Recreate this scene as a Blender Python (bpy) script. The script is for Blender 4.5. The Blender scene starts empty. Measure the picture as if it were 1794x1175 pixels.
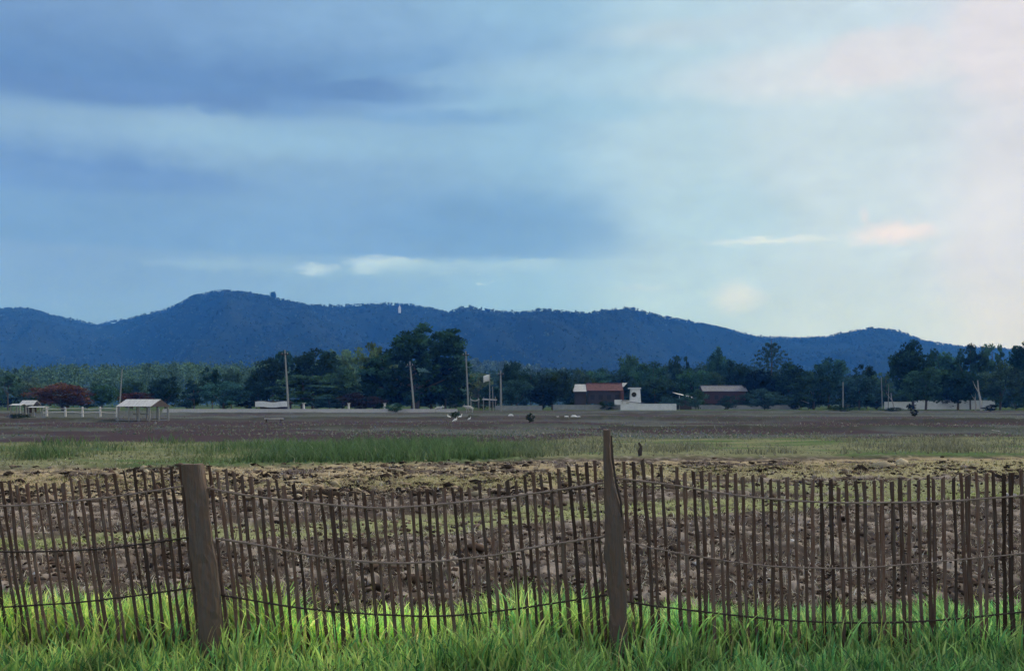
import bpy, math, random
import numpy as np
from mathutils import Vector, Matrix

# ------------------------------------------------------------------ camera, world, sun
W, H, F, HY, EYE = 1794.0, 1175.0, 1700.0, 706.0, 1.7     # photograph size, focal length (px), horizon row, eye height
sc = bpy.context.scene
col = sc.collection
cam_d = bpy.data.cameras.new('camera'); cam = bpy.data.objects.new('camera', cam_d); col.objects.link(cam)
cam.location = (0, 0, EYE); cam.rotation_euler = (math.radians(90), 0, 0)
cam_d.sensor_width = 36.0; cam_d.lens = 36.0*F/W; cam_d.shift_y = (HY-H/2)/W
cam_d.clip_start = 0.1; cam_d.clip_end = 20000
sc.camera = cam
sc.view_settings.view_transform = 'Standard'; sc.view_settings.look = 'None'
sc.view_settings.exposure = 0.0; sc.view_settings.gamma = 1.0
sc.cycles.use_denoising = True
sc.cycles.use_adaptive_sampling = True; sc.cycles.adaptive_threshold = .04; sc.cycles.adaptive_min_samples = 16
sc.cycles.max_bounces = 8; sc.cycles.volume_bounces = 1; sc.cycles.transparent_max_bounces = 8

SUN_AZ, SUN_EL = math.radians(48), math.radians(38)
S = Vector((math.sin(SUN_AZ)*math.cos(SUN_EL), math.cos(SUN_AZ)*math.cos(SUN_EL), math.sin(SUN_EL)))
sun_d = bpy.data.lights.new('sun', 'SUN'); sun_d.energy = 3.0; sun_d.angle = math.radians(7); sun_d.color = (1, .93, .82)
sun = bpy.data.objects.new('sun', sun_d); col.objects.link(sun)
sun.rotation_euler = S.to_track_quat('Z', 'Y').to_euler(); sun.location = (60, 40, 80)

def lin(r, g, b):
    f = lambda c: (c/255/12.92) if c/255 <= .04045 else ((c/255+.055)/1.055)**2.4
    return (f(r), f(g), f(b), 1.0)

world = bpy.data.worlds.new('World'); sc.world = world; world.use_nodes = True
nt = world.node_tree; nt.nodes.clear()
class NB:                                                   # small node-maths helper
    def __init__(s, nt): s.nt = nt
    def n(s, t, **k):
        o = s.nt.nodes.new(t)
        for a, b in k.items(): setattr(o, a, b)
        return o
    def put(s, sock, v):
        if isinstance(v, bpy.types.NodeSocket): s.nt.links.new(v, sock)
        else: sock.default_value = v
    def m(s, op, a, b=None, c=None, clamp=False):
        o = s.n('ShaderNodeMath', operation=op, use_clamp=clamp)
        for i, v in enumerate((a, b, c)):
            if v is not None: s.put(o.inputs[i], v)
        return o.outputs[0]
    def ramp(s, x, a, b, lo=0.0, hi=1.0):                   # smoothstep from a to b
        o = s.n('ShaderNodeMapRange', interpolation_type='SMOOTHSTEP')
        s.put(o.inputs[0], x); o.inputs[1].default_value = a; o.inputs[2].default_value = b
        o.inputs[3].default_value = lo; o.inputs[4].default_value = hi
        return o.outputs[0]
    def mix(s, f, a, b, mode='MIX'):
        o = s.n('ShaderNodeMix', data_type='RGBA', blend_type=mode)
        s.put(o.inputs[0], f); s.put(o.inputs[6], a); s.put(o.inputs[7], b)
        return o.outputs[2]
    def noise(s, vec, scale, detail=4, rough=.55):
        o = s.n('ShaderNodeTexNoise'); s.nt.links.new(vec, o.inputs['Vector'])
        o.inputs['Scale'].default_value = scale; o.inputs['Detail'].default_value = detail
        o.inputs['Roughness'].default_value = rough
        return o.outputs['Fac']
    def xyz(s, x, y, z=0.0):
        o = s.n('ShaderNodeCombineXYZ')
        for i, v in enumerate((x, y, z)): s.put(o.inputs[i], v)
        return o.outputs[0]

b = NB(nt)
tc = b.n('ShaderNodeTexCoord'); sep = b.n('ShaderNodeSeparateXYZ'); nt.links.new(tc.outputs['Generated'], sep.inputs[0])
dx, dy, dz = sep.outputs
AZ = b.m('MULTIPLY', b.m('ARCTAN2', dx, dy), F)              # azimuth and elevation of the sky direction, scaled to about a pixel
EL = b.m('MULTIPLY', b.m('ARCSINE', dz), F)
sv = b.xyz(b.m('MULTIPLY', AZ, 1/420), b.m('MULTIPLY', EL, 1/150))
nA = b.m('SUBTRACT', b.noise(sv, 1.0, 5), .5)
sv2 = b.xyz(b.m('MULTIPLY_ADD', AZ, 1/300, 7.3), b.m('MULTIPLY_ADD', EL, 1/130, 3.1))
nB = b.m('SUBTRACT', b.noise(sv2, 1.2, 5), .5)
sv3 = b.xyz(b.m('MULTIPLY_ADD', AZ, 1/60, 1.3), b.m('MULTIPLY_ADD', EL, 1/32, 9.1))
nC = b.m('SUBTRACT', b.noise(sv3, 1.0, 4, .6), .5)
WX = b.m('ADD', b.m('MULTIPLY_ADD', nA, 150.0, AZ), b.m('MULTIPLY', nC, 50.0))
WY = b.m('ADD', b.m('MULTIPLY_ADD', nB, 44.0, EL), b.m('MULTIPLY', nC, 22.0))
nD = b.m('SUBTRACT', b.noise(b.xyz(b.m('MULTIPLY', AZ, 1/26), b.m('MULTIPLY_ADD', EL, 1/11, 2.2)), 1.0, 4, .6), .5)
TX = b.m('ADD', b.m('MULTIPLY_ADD', nC, 60.0, AZ), b.m('MULTIPLY', nD, 40.0)); TY = b.m('ADD', b.m('MULTIPLY_ADD', nC, 18.0, EL), b.m('MULTIPLY', nD, 22.0))
def dirpx(px, py):
    a = math.atan((px-W/2)/F); e = math.atan((HY-py)/F*math.cos(a)); return a*F, e*F
def patch(cur, px, py, rx, ry, rgb, amt, soft=.9, tight=False):
    a, e = dirpx(px, py); X, Y = (TX, TY) if tight else (WX, WY)
    u = b.m('MULTIPLY', b.m('SUBTRACT', X, a), 1.0/rx); v = b.m('MULTIPLY', b.m('SUBTRACT', Y, e), 1.0/ry)
    d = b.m('SQRT', b.m('ADD', b.m('MULTIPLY', u, u), b.m('MULTIPLY', v, v)))
    return b.mix(b.ramp(d, 1+soft*.6, 1-soft, 0.0, amt), cur, lin(*rgb))
rampn = b.n('ShaderNodeValToRGB'); cr = rampn.color_ramp; cr.interpolation = 'EASE'
AL, AR = dirpx(-700, 700)[0], dirpx(2600, 700)[0]
nt.links.new(b.m('DIVIDE', b.m('SUBTRACT', b.m('MULTIPLY_ADD', nA, 160.0, AZ), AL), AR-AL), rampn.inputs[0])
stops = [(-700, (112, 145, 194)), (0, (122, 157, 202)), (600, (132, 170, 210)), (930, (145, 186, 220)), (1180, (178, 209, 229)), (1480, (197, 218, 234)), (1790, (209, 219, 236)), (2600, (222, 222, 232))]
while len(cr.elements) < len(stops): cr.elements.new(.5)
for el_, (px, c) in zip(cr.elements, stops):
    el_.position = (dirpx(px, 700)[0]-AL)/(AR-AL); el_.color = lin(*c)
sky = rampn.outputs[0]
# thick rain cloud with a level base over the left two thirds
rm = b.m('MULTIPLY', b.ramp(b.m('MULTIPLY_ADD', nA, 200.0, AZ), 330.0, -60.0), b.m('MULTIPLY', b.ramp(b.m('MULTIPLY_ADD', nC, 10.0, EL), dirpx(897, 462)[1], dirpx(897, 444)[1]), b.ramp(b.m('MULTIPLY_ADD', nA, 90.0, EL), 440.0, 290.0)))
sky = b.mix(b.m('MULTIPLY', rm, .72), sky, lin(112, 153, 202))
def shelf(cur, px0, px1, edge, up, rgb, amt, w=7, fx=120, wob=26.0, slope=0.0):   # cloud bank with a crisp level underside
    e = dirpx(897, edge)[1]; a0, a1 = dirpx(px0, edge)[0], dirpx(px1, edge)[0]
    y = b.m('SUBTRACT', b.m('ADD', b.m('MULTIPLY_ADD', nC, 14.0, EL), b.m('MULTIPLY', nA, wob)), b.m('MULTIPLY', b.m('SUBTRACT', AZ, a0), slope))
    mk = b.m('MULTIPLY', b.ramp(y, e-w, e+w), b.ramp(b.m('MULTIPLY_ADD', nB, 60.0, y), e+up, e+up*.15))
    mk = b.m('MULTIPLY', mk, b.m('MULTIPLY', b.ramp(WX, a0-fx, a0+fx), b.ramp(WX, a1+fx, a1-fx)))
    return b.mix(b.m('MULTIPLY', mk, amt), cur, lin(*rgb))
for p in [(160, 60, 480, 120, (112, 148, 196), .5), (700, 90, 330, 60, (128, 167, 210), .55), (230, 158, 360, 34, (92, 129, 186), .75), (560, 160, 260, 20, (104, 144, 198), .6),
          (230, 240, 300, 42, (146, 183, 216), .6), (560, 245, 200, 40, (146, 186, 219), .4), (180, 312, 260, 26, (104, 142, 198), .7), (770, 205, 180, 16, (118, 160, 206), .55),
          (890, 396, 230, 60, (106, 152, 202), .42), (1000, 190, 160, 22, (150, 192, 222), .6), (1500, 115, 300, 50, (214, 222, 233), .7), (1560, 120, 150, 34, (218, 221, 232), .5), (1790, 70, 110, 110, (221, 220, 231), .8),
          (1300, 52, 260, 24, (192, 214, 230), .6), (1240, 380, 160, 60, (172, 206, 228), .6), (1480, 220, 200, 60, (196, 217, 230), .4), (1800, 420, 120, 240, (219, 220, 233), .6)]:
    sky = patch(sky, *p, .5)
sky = shelf(sky, -500, 700, 184, 120, (98, 136, 189), .85, 4, 90, 12)
sky = shelf(sky, 380, 560, 190, 60, (102, 140, 193), .5, 4, 40, 12)
sky = shelf(sky, 560, 800, 158, 60, (116, 157, 204), .8, 4, 50, 14, .16)
sky = shelf(sky, 470, 540, 214, 34, (112, 152, 203), .7, 5, 14)
sky = shelf(sky, 630, 850, 213, 30, (122, 163, 209), .7, 4, 40)
sky = shelf(sky, -500, 330, 332, 70, (102, 140, 197), .7, 12, 90)
sky = shelf(sky, 1120, 1400, 82, 40, (186, 210, 229), .5, 10, 80)
sky = patch(sky, 1545, 96, 95, 44, (222, 221, 232), .6, .3, True); sky = patch(sky, 1775, 60, 90, 90, (222, 220, 231), .6, .3, True)
sky = patch(sky, 330, 215, 90, 26, (150, 186, 217), .6, .6, True); sky = patch(sky, 620, 250, 300, 24, (144, 184, 217), .45, .7, True)
sky = patch(sky, 980, 130, 150, 34, (170, 204, 226), .45, .6, True)
for p in [(676, 462, 66, 13, (192, 218, 236), .95), (740, 468, 110, 12, (164, 200, 226), .8), (640, 474, 26, 7, (196, 220, 236), .8), (930, 462, 50, 8, (168, 203, 227), .8), (700, 480, 240, 12, (146, 184, 215), .6), (548, 471, 34, 9, (184, 211, 233), .9), (880, 466, 120, 13, (158, 194, 223), .7), (395, 463, 130, 9, (150, 186, 218), .6),
          (853, 494, 10, 3.5, (178, 207, 230), .8), (1360, 421, 110, 6.5, (218, 231, 238), .8), (1568, 408, 60, 18, (236, 228, 234), .95), (1515, 380, 9, 16, (226, 224, 234), .6), (1292, 520, 42, 26, (218, 228, 235), .8), (1130, 504, 42, 6, (188, 212, 230), .7)]:
    sky = patch(sky, *p, .8, True)
sky = b.mix(1.0, sky, b.xyz(*[b.m('ADD', b.m('MULTIPLY_ADD', nB, .30, 1.0), b.m('MULTIPLY', nC, .20))]*3), 'MULTIPLY')
nish = b.n('ShaderNodeTexSky', sky_type='NISHITA', sun_disc=False, sun_elevation=SUN_EL, sun_rotation=SUN_AZ)
bg1 = b.n('ShaderNodeBackground'); nt.links.new(nish.outputs[0], bg1.inputs[0]); bg1.inputs[1].default_value = .1
bg2 = b.n('ShaderNodeBackground'); sky = b.mix(b.ramp(EL, 420.0, 60.0), sky, b.mix(1.0, sky, (.98, 1.02, 1.12, 1), 'MULTIPLY'))
sky = b.mix(1.0, sky, (1.06, 1.05, 1.03, 1), 'MULTIPLY')
up_ = b.m('MAXIMUM', b.ramp(EL, 650.0, 1500.0), b.ramp(dy, .1, -.5))
sky = b.mix(up_, sky, (.66, .73, .84, 1))      # added fill light: unseen sky overhead and behind the camera is brightened
nt.links.new(sky, bg2.inputs[0]); bg2.inputs[1].default_value = 1.0
ms = b.n('ShaderNodeMixShader'); ms.inputs[0].default_value = .93
nt.links.new(bg1.outputs[0], ms.inputs[1]); nt.links.new(bg2.outputs[0], ms.inputs[2])
wo = b.n('ShaderNodeOutputWorld'); nt.links.new(ms.outputs[0], wo.inputs[0])
world.cycles.sampling_method = 'MANUAL'; world.cycles.sample_map_resolution = 512

# ------------------------------------------------------------------ helpers
rng = np.random.default_rng(7); random.seed(7)
def at(px, py, Y): return Vector(((px-W/2)/F*Y, Y, EYE-(py-HY)/F*Y))
def gx(px, Y): return (px-W/2)/F*Y
def gz(py, Y): return EYE-(py-HY)/F*Y

def tag(o, label=None, cat=None, group=None, kind=None):
    if label: o['label'] = label
    if cat: o['category'] = cat
    if group: o['group'] = group
    if kind: o['kind'] = kind
    return o
def empty(name, loc, label, cat, group=None):
    o = bpy.data.objects.new(name, None); col.objects.link(o); o.location = loc; o.empty_display_size = .3
    return tag(o, label, cat, group)
def npmesh(name, V, Fa, mat, colors=None, smooth=False, loc=(0, 0, 0), parent=None):
    V = np.asarray(V, dtype=np.float32).reshape(-1, 3); Fa = np.asarray(Fa, dtype=np.int32); k = Fa.shape[1]
    me = bpy.data.meshes.new(name)
    me.vertices.add(len(V)); me.vertices.foreach_set('co', V.ravel())
    me.loops.add(Fa.size); me.loops.foreach_set('vertex_index', Fa.ravel())
    me.polygons.add(len(Fa)); me.polygons.foreach_set('loop_start', np.arange(0, Fa.size, k, dtype=np.int32))
    if colors is not None:
        a = me.attributes.new('tint', 'FLOAT_COLOR', 'POINT')
        c = np.ones((len(V), 4), np.float32); c[:, :3] = colors; a.data.foreach_set('color', c.ravel())
    me.materials.append(mat); me.update(calc_edges=True)
    if smooth: me.polygons.foreach_set('use_smooth', np.ones(len(Fa), bool))
    o = bpy.data.objects.new(name, me); col.objects.link(o); o.location = loc
    if parent: o.parent = parent
    return o
class MB:                                                   # collects boxes, tubes, prisms -> one mesh object
    def __init__(s): s.v = []; s.f = []
    def add(s, vs, fs):
        n = len(s.v); s.v += [tuple(v) for v in vs]; s.f += [tuple(i+n for i in f) for f in fs]; return s
    def box(s, x0, x1, y0, y1, z0, z1):
        return s.add([(x, y, z) for x in (x0, x1) for y in (y0, y1) for z in (z0, z1)], [(0, 1, 3, 2), (4, 6, 7, 5), (0, 4, 5, 1), (2, 3, 7, 6), (0, 2, 6, 4), (1, 5, 7, 3)])
    def tube(s, pts, rad, n=6, squash=1.0, jit=0.0):
        pts = [Vector(p) for p in pts]
        if not hasattr(rad, '__len__'): rad = [rad]*len(pts)
        vs = []; fs = []
        for i, p in enumerate(pts):
            d = (pts[min(i+1, len(pts)-1)]-pts[max(i-1, 0)]).normalized()
            a = d.cross(Vector((0, 1, 0.001))); a = a.normalized() if a.length > 1e-3 else Vector((1, 0, 0)); c = d.cross(a).normalized()
            for k in range(n):
                t = 2*math.pi*(k+.5)/n; r = rad[i]*(1+random.uniform(-jit, jit))
                vs.append(p+a*math.cos(t)*r+c*math.sin(t)*r*squash)
        for i in range(len(pts)-1):
            for k in range(n): fs.append((i*n+k, i*n+(k+1) % n, (i+1)*n+(k+1) % n, (i+1)*n+k))
        fs.append(tuple(range(n-1, -1, -1))); fs.append(tuple((len(pts)-1)*n+k for k in range(n)))
        return s.add(vs, fs)
    def slab(s, quad, th):                                  # thick sheet from four corners (normal offset th)
        q = [Vector(p) for p in quad]; nrm = (q[1]-q[0]).cross(q[3]-q[0]).normalized()*th
        return s.add(q+[p-nrm for p in q], [(0, 1, 2, 3), (7, 6, 5, 4), (0, 4, 5, 1), (1, 5, 6, 2), (2, 6, 7, 3), (3, 7, 4, 0)])
    def build(s, name, mat, parent=None, smooth=False, loc=None):
        me = bpy.data.meshes.new(name); me.from_pydata(s.v, [], s.f); me.materials.append(mat)
        if smooth:
            for p in me.polygons: p.use_smooth = True
        me.update(); o = bpy.data.objects.new(name, me); col.objects.link(o)
        if parent: o.parent = parent
        if loc is not None: o.location = loc
        return o

def hsh(x, y, s):
    n = (x.astype(np.int64)*374761393+y.astype(np.int64)*668265263+s*974634777) & 0xffffffff
    n = ((n ^ (n >> 13))*1274126177) & 0xffffffff; n = n ^ (n >> 16)
    return (n & 0xffffff)/float(0xffffff)
def vn(x, y, s=0):
    xi = np.floor(x); yi = np.floor(y); fx = x-xi; fy = y-yi; fx = fx*fx*(3-2*fx); fy = fy*fy*(3-2*fy)
    a = hsh(xi, yi, s); b_ = hsh(xi+1, yi, s); c = hsh(xi, yi+1, s); d = hsh(xi+1, yi+1, s)
    return (a*(1-fx)+b_*fx)*(1-fy)+(c*(1-fx)+d*fx)*fy
def fbm(x, y, o=4, s=0):
    t = 0; amp = .5; tot = 0
    for i in range(o): t = t+amp*vn(x*2**i+i*13.7, y*2**i-i*7.1, s+i); tot += amp; amp *= .5
    return t/tot
def sst(x, a, b_): t = np.clip((x-a)/(b_-a), 0, 1); return t*t*(3-2*t)

# ------------------------------------------------------------------ materials
def mat(name, rgb=(.2, .2, .2), rough=.9, attr=False, objcol=False, trans=0.0, var=.25, vscale=3.0, stretch=(1, 1, 1), spec=.2, bump=0.0, rgb2=None, metal=0.0, rnd=0.0):
    m = bpy.data.materials.new(name); m.use_nodes = True; t = m.node_tree; t.nodes.clear(); q = NB(t)
    tc = q.n('ShaderNodeTexCoord'); mp = q.n('ShaderNodeMapping'); mp.inputs['Scale'].default_value = stretch
    t.links.new(tc.outputs['Object'], mp.inputs[0]); nz = q.noise(mp.outputs[0], vscale, 5, .6)
    base = (*rgb, 1)
    if attr: at_ = q.n('ShaderNodeAttribute', attribute_name='tint'); base = at_.outputs['Color'] if not objcol else base
    if objcol: oi = q.n('ShaderNodeObjectInfo'); base = q.mix(1.0, at_.outputs['Color'], oi.outputs['Color'], 'MULTIPLY')
    if rgb2: base = q.mix(q.ramp(nz, .4, .62), base, (*rgb2, 1))
    f = q.m('MULTIPLY_ADD', q.m('SUBTRACT', nz, .5), var*3, 1.0)
    if rnd:
        oi = q.n('ShaderNodeObjectInfo'); f = q.m('MULTIPLY', f, q.m('MULTIPLY_ADD', oi.outputs['Random'], rnd*2, 1-rnd))
    c = q.mix(1.0, base, q.xyz(f, f, f), 'MULTIPLY')
    p = q.n('ShaderNodeBsdfPrincipled'); t.links.new(c, p.inputs['Base Color']); p.inputs['Roughness'].default_value = rough
    p.inputs['Specular IOR Level'].default_value = spec; p.inputs['Metallic'].default_value = metal
    if bump:
        bn = q.n('ShaderNodeBump'); bn.inputs['Strength'].default_value = bump; bn.inputs['Distance'].default_value = .02
        t.links.new(nz, bn.inputs['Height']); t.links.new(bn.outputs[0], p.inputs['Normal'])
    out = q.n('ShaderNodeOutputMaterial'); sh = p.outputs[0]
    if trans:
        tr = q.n('ShaderNodeBsdfTranslucent'); t.links.new(c, tr.inputs[0]); mx = q.n('ShaderNodeMixShader'); mx.inputs[0].default_value = trans
        t.links.new(sh, mx.inputs[1]); t.links.new(tr.outputs[0], mx.inputs[2]); sh = mx.outputs[0]
    t.links.new(sh, out.inputs[0]); return m
M = dict(
    ground=mat('field_soil', attr=True, spec=0.0, var=.22, vscale=9.0, bump=.5),
    clod=mat('soil_clod', attr=True, spec=0.0, var=.2, vscale=20),
    straw=mat('dry_straw', attr=True, spec=0.0, var=.1, trans=.2),
    grass=mat('green_grass', attr=True, var=.1, trans=.5, rough=.5, spec=.3),
    leaf=mat('tree_leaf', attr=True, objcol=True, var=.1, vscale=.4, trans=.25, rough=.8, spec=0.0),
    bark=mat('bark', (.10, .085, .07), var=.3, vscale=4, stretch=(3, 3, .6)),
    palebark=mat('pale_bark', (.36, .34, .33), var=.25, vscale=3, stretch=(3, 3, .6)),
    hill=mat('hill_slope', attr=True, spec=0.0, var=.15, vscale=.02),
    concrete=mat('pole_concrete', (.25, .26, .25), var=.2, vscale=2, stretch=(2, 2, .4)),
    wallc=mat('rendered_wall', (.26, .27, .27), var=.35, vscale=.7),
    white=mat('whitewash', (.72, .73, .73), var=.2, vscale=.9, rgb2=(.58, .59, .59)),
    roofm=mat('corrugated_metal', (.42, .43, .44), rough=.7, var=.35, vscale=1.2, stretch=(6, .6, .6), spec=.4, metal=.2),
    roofg=mat('grey_tile', (.15, .155, .17), var=.4, vscale=1.5),
    roofr=mat('red_tile', (.12, .058, .056), var=.6, vscale=1.5),
    wood=mat('dark_board', (.06, .05, .05), var=.3, vscale=2, stretch=(4, 4, .5)),
    redwood=mat('red_board', (.07, .04, .04), var=.3, vscale=2, stretch=(4, 4, .5)),
    shade=mat('dark_glass', (.02, .022, .025), rough=.3, var=.1),
    picket=mat('weathered_bamboo', (.125, .073, .054), rough=.85, var=.5, vscale=6, stretch=(10, 10, 1.2), rgb2=(.105, .082, .072), bump=.8, rnd=.6),
    rail=mat('split_bamboo_rail', (.25, .195, .17), rough=.7, var=.25, vscale=12),
    raild=mat('dark_rail', (.05, .038, .035), rough=.8, var=.3, vscale=12),
    post=mat('weathered_post', (.155, .108, .085), rough=.9, var=.4, vscale=7, stretch=(6, 6, .7), rgb2=(.10, .086, .08), bump=1.0),
    plumage=mat('white_feather', (.8, .8, .78), var=.05),
    beak=mat('yellow_beak', (.6, .4, .08), var=.05),
    dark=mat('dark_leg', (.03, .03, .03), var=.05),
    hide=mat('pale_hide', (.42, .42, .40), var=.2, vscale=1.5),
    cloth=mat('white_cloth', (.75, .77, .76), var=.05, trans=.3),
    stone=mat('pale_stone', (.55, .54, .53), var=.25, vscale=5),
)

# ------------------------------------------------------------------ ground: one polar sheet, finest where the field is near
def rowy(px_arr, pts):                                       # world distance of a row that passes through photo points
    xs = np.array([p[0] for p in pts], float); ys = np.array([p[1] for p in pts], float)
    return EYE*F/(np.interp(px_arr, xs, ys)-HY)
def ground_data(x, y):
    u = np.clip(np.where(y > .5, x/np.maximum(y, .5), 0)*F+W/2, -900, 2700)
    r = np.hypot(x, y); yy = np.where(y > 0, y, 9999.)*(1+.05*(fbm(x*.35, y*.35, 3, 5)-.5))+.5*(fbm(x*1.6, y*1.2, 3, 9)-.5)*np.clip(y/15, .3, 3)
    n1 = fbm(x*5, y*5, 4, 1); n2 = fbm(x*1.1, y*1.1, 4, 2); n3 = fbm(x*.25, y*.6, 4, 3)
    soil = np.array([.078, .063, .055]); pale = np.array([.27, .23, .20]); dark = np.array([.05, .04, .037])
    straw = np.array([.33, .27, .17]); ygr = np.array([.22, .235, .12]); green = np.array([.08, .125, .055]); purple = np.array([.056, .044, .052]); grey = np.array([.085, .095, .092])
    def mixc(c, d, m): m = np.clip(m, 0, 1)[..., None]; return c*(1-m)+d*m
    c = np.broadcast_to(soil, x.shape+(3,)).copy()
    c = mixc(c, pale, sst(n1, .52, .72)*.8); c = mixc(c, dark, sst(n2, .5, .3)*.7)
    def band(lo, hi, s=.06):                                 # lo = near edge rows, hi = far edge rows (photo points)
        a = rowy(u, lo); b_ = rowy(u, hi); w = s
        return sst(yy/a, 1-w, 1+w)*(1-sst(yy/b_, 1-w, 1+w))
    tex = .55+.9*(n1-.2)
    # narrow grassy bund running across the ploughed ground
    m = band([(0, 964), (350, 944), (700, 938), (1050, 906), (1400, 886), (1794, 868)], [(0, 940), (350, 922), (700, 902), (1050, 874), (1400, 866), (1794, 858)], .018)
    c = mixc(c, ygr, m*sst(n1, .28, .5)*.95); bund = m
    m = band([(0, 846), (900, 848), (1200, 858), (1600, 862), (1794, 858)], [(0, 842), (900, 846), (1200, 842), (1600, 842), (1794, 846)], .012)*(u > 1000); c = mixc(c, ygr, m*.8)
    # straw coloured strips
    far = band([(0, 872), (330, 872), (420, 866), (900, 858), (1050, 850), (1250, 836), (1794, 832)], [(0, 826), (420, 816), (1050, 808), (1794, 800)], .02)
    c = mixc(c, mixc(np.broadcast_to(straw, c.shape).copy(), dark*1.6, sst(fbm(x*1.3, y*1.0, 3, 21), .48, .62)), far*.8)
    m = band([(0, 855), (420, 858), (900, 856), (1100, 838), (1794, 834)], [(0, 850), (420, 850), (600, 838), (900, 832), (1100, 820), (1794, 804)], .015)
    c = mixc(c, np.array([.26, .24, .14]), m*sst(n3, .32, .5)*.9*((u > 380)*1.0))
    # green band, dull clumps to the right, then bare purple brown earth, then grey green fallow
    g = band([(0, 824), (350, 818), (760, 812), (1050, 802), (1794, 800)], [(0, 776), (900, 776), (1050, 768), (1794, 764)], .03)
    gcol = mixc(np.broadcast_to(np.array([.16, .17, .10]), c.shape).copy(), green, sst(n3+.25*np.exp(-((u-640)/230.)**2)-.12*(u > 900), .42, .6))
    c = mixc(c, gcol, g); 
    p = band([(0, 778), (900, 778), (1050, 770), (1794, 768)], [(0, 736), (900, 728), (1794, 724)], .04)
    c = mixc(c, mixc(np.broadcast_to(purple, c.shape).copy(), grey*1.0, sst(fbm(x*.11, y*.16, 5, 31), .46, .62)*.9), p)
    p = sst(yy, 85, 105); c = mixc(c, mixc(np.broadcast_to(grey, c.shape).copy(), purple, sst(fbm(x*.05, y*.07, 5, 41), .46, .6)*.8), p)
    c = mixc(c, np.array([.06, .09, .04]), sst(yy, 200, 240))
    verge = 1-sst(y, 7.6, 8.4); c = mixc(c, np.array([.05, .06, .025]), verge)
    c *= (.8+.4*n1)[..., None]
    near = (1-sst(r, 26, 40)); fine = n1-.5
    z = near*(.085*fine+.22*(.5-np.abs(fbm(x*4.2, y*3.4, 4, 6)-.5))*(1-bund)-.1+.13*(n2-.5))*(1-.6*verge)+bund*.05
    z = z+(1-near)*((.30*(fbm(x*.3, y*.35, 4, 8)-.5))*sst(r, 26, 60))*(1-sst(r, 200, 230))
    z += g*.08
    for pts, hb_, x0_, x1_ in (([(-400, 758), (300, 752), (900, 748)], .22, -500, 1100), ([(0, 739), (700, 735)], .25, -500, 840), ([(900, 735), (1794, 741)], .3, 820, 2500), ([(-300, 726), (1000, 726), (1794, 727)], .3, -500, 2500), ([(1100, 752), (1794, 756)], .22, 1050, 2500)):
        q = np.exp(-((yy/rowy(u, pts)-1)/.012)**2)*((u > x0_) & (u < x1_))*(.4+1.2*fbm(x*.12, y*.05, 3, 63))
        z = z+hb_*q; c = mixc(c, np.array([.045, .055, .04]), q*.7)
    return c, z
ang = np.concatenate([np.linspace(-180, -37, 36)[:-1], np.linspace(-37, 37, 860), np.linspace(37, 180, 36)[1:]])*math.pi/180
rr = [0.0+.3]
while rr[-1] < 9000:
    r = rr[-1]; rr.append(r*(1.12 if r < 4.5 else 1.006 if r < 60 else 1.008 if r < 225 else 1.03 if r < 400 else 1.10))
rr = np.array(rr); R_, A_ = np.meshgrid(rr, ang, indexing='ij')
gxx = R_*np.sin(A_); gyy = R_*np.cos(A_)
gc, gz_ = ground_data(gxx, gyy)
nr, na = R_.shape; idx = np.arange(nr*na).reshape(nr, na)
Fq = np.stack([idx[:-1, :-1], idx[:-1, 1:], idx[1:, 1:], idx[1:, :-1]], -1).reshape(-1, 4)[:, ::-1]
tag(npmesh('ground', np.stack([gxx, gyy, gz_], -1), Fq, M['ground'], gc.reshape(-1, 3), True), kind='structure')
def gh(x, y): x = np.atleast_1d(np.asarray(x, float)); y = np.atleast_1d(np.asarray(y, float)); return ground_data(x, y)[1]

# ------------------------------------------------------------------ hills
prof = [(-1400, 640), (-900, 600), (-500, 560), (-200, 545), (0, 541), (35, 538), (55, 540), (100, 552), (170, 568), (230, 556), (300, 538), (335, 519), (370, 511), (400, 508), (440, 514), (480, 521), (540, 534), (600, 535), (660, 531), (720, 533), (770, 543), (787, 547),
        (805, 538), (822, 536), (860, 543), (912, 548), (945, 541), (1000, 546), (1030, 548), (1070, 542), (1105, 539), (1150, 551), (1200, 561), (1270, 576), (1330, 589), (1400, 592), (1450, 589), (1500, 578), (1530, 573), (1575, 579), (1620, 597), (1680, 606), (1794, 612), (2100, 600), (2600, 625), (3400, 655)]
def hillz(px, Y):
    p = np.interp(px, [q[0] for q in prof], [q[1] for q in prof])
    yr = 2600+260*np.sin(px*.004+1)+200*np.sin(px*.011); top = EYE+(HY-p)/F*yr
    x = (px-W/2)/F*Y; t = np.clip((Y-1500)/(yr-1500), 0, 1)
    spur = fbm(x*.0042+.9*t, Y*.0016, 4, 51)-.5; sp2 = np.abs(fbm(x*.009+Y*.003, Y*.002, 3, 57)-.5)
    z = top*(t**1.15)*(1+(1.0*spur-.55*sp2)*np.sin(math.pi*np.clip(t, 0, 1))**.8)
    back = np.clip((Y-yr)/1400, 0, 1); z = z*(1-back**1.3)
    return np.minimum(z, EYE+(HY-p)/F*Y-1.0) if True else z
pxs = np.linspace(-1400, 3400, 760); Ys = np.concatenate([np.linspace(1450, 3000, 150), np.linspace(3050, 4500, 14)])
Yg, Pg = np.meshgrid(Ys, pxs, indexing='ij'); HZ = hillz(Pg, Yg)
HX = (Pg-W/2)/F*Yg; HZ = HZ+9*(fbm(HX*.03, Yg*.012, 3, 61)-.5)-2.0
nzh = fbm(HX*.006, Yg*.006, 4, 71); base = np.array([.014, .023, .021]); alt = np.array([.018, .028, .025])
hc = base+(alt-base)*sst(nzh, .42, .68)[..., None]
path = np.exp(-((Pg-(735+(Yg-2350)*-.0-0))/40.)**2)*0
idx = np.arange(HX.size).reshape(HX.shape)
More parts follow.
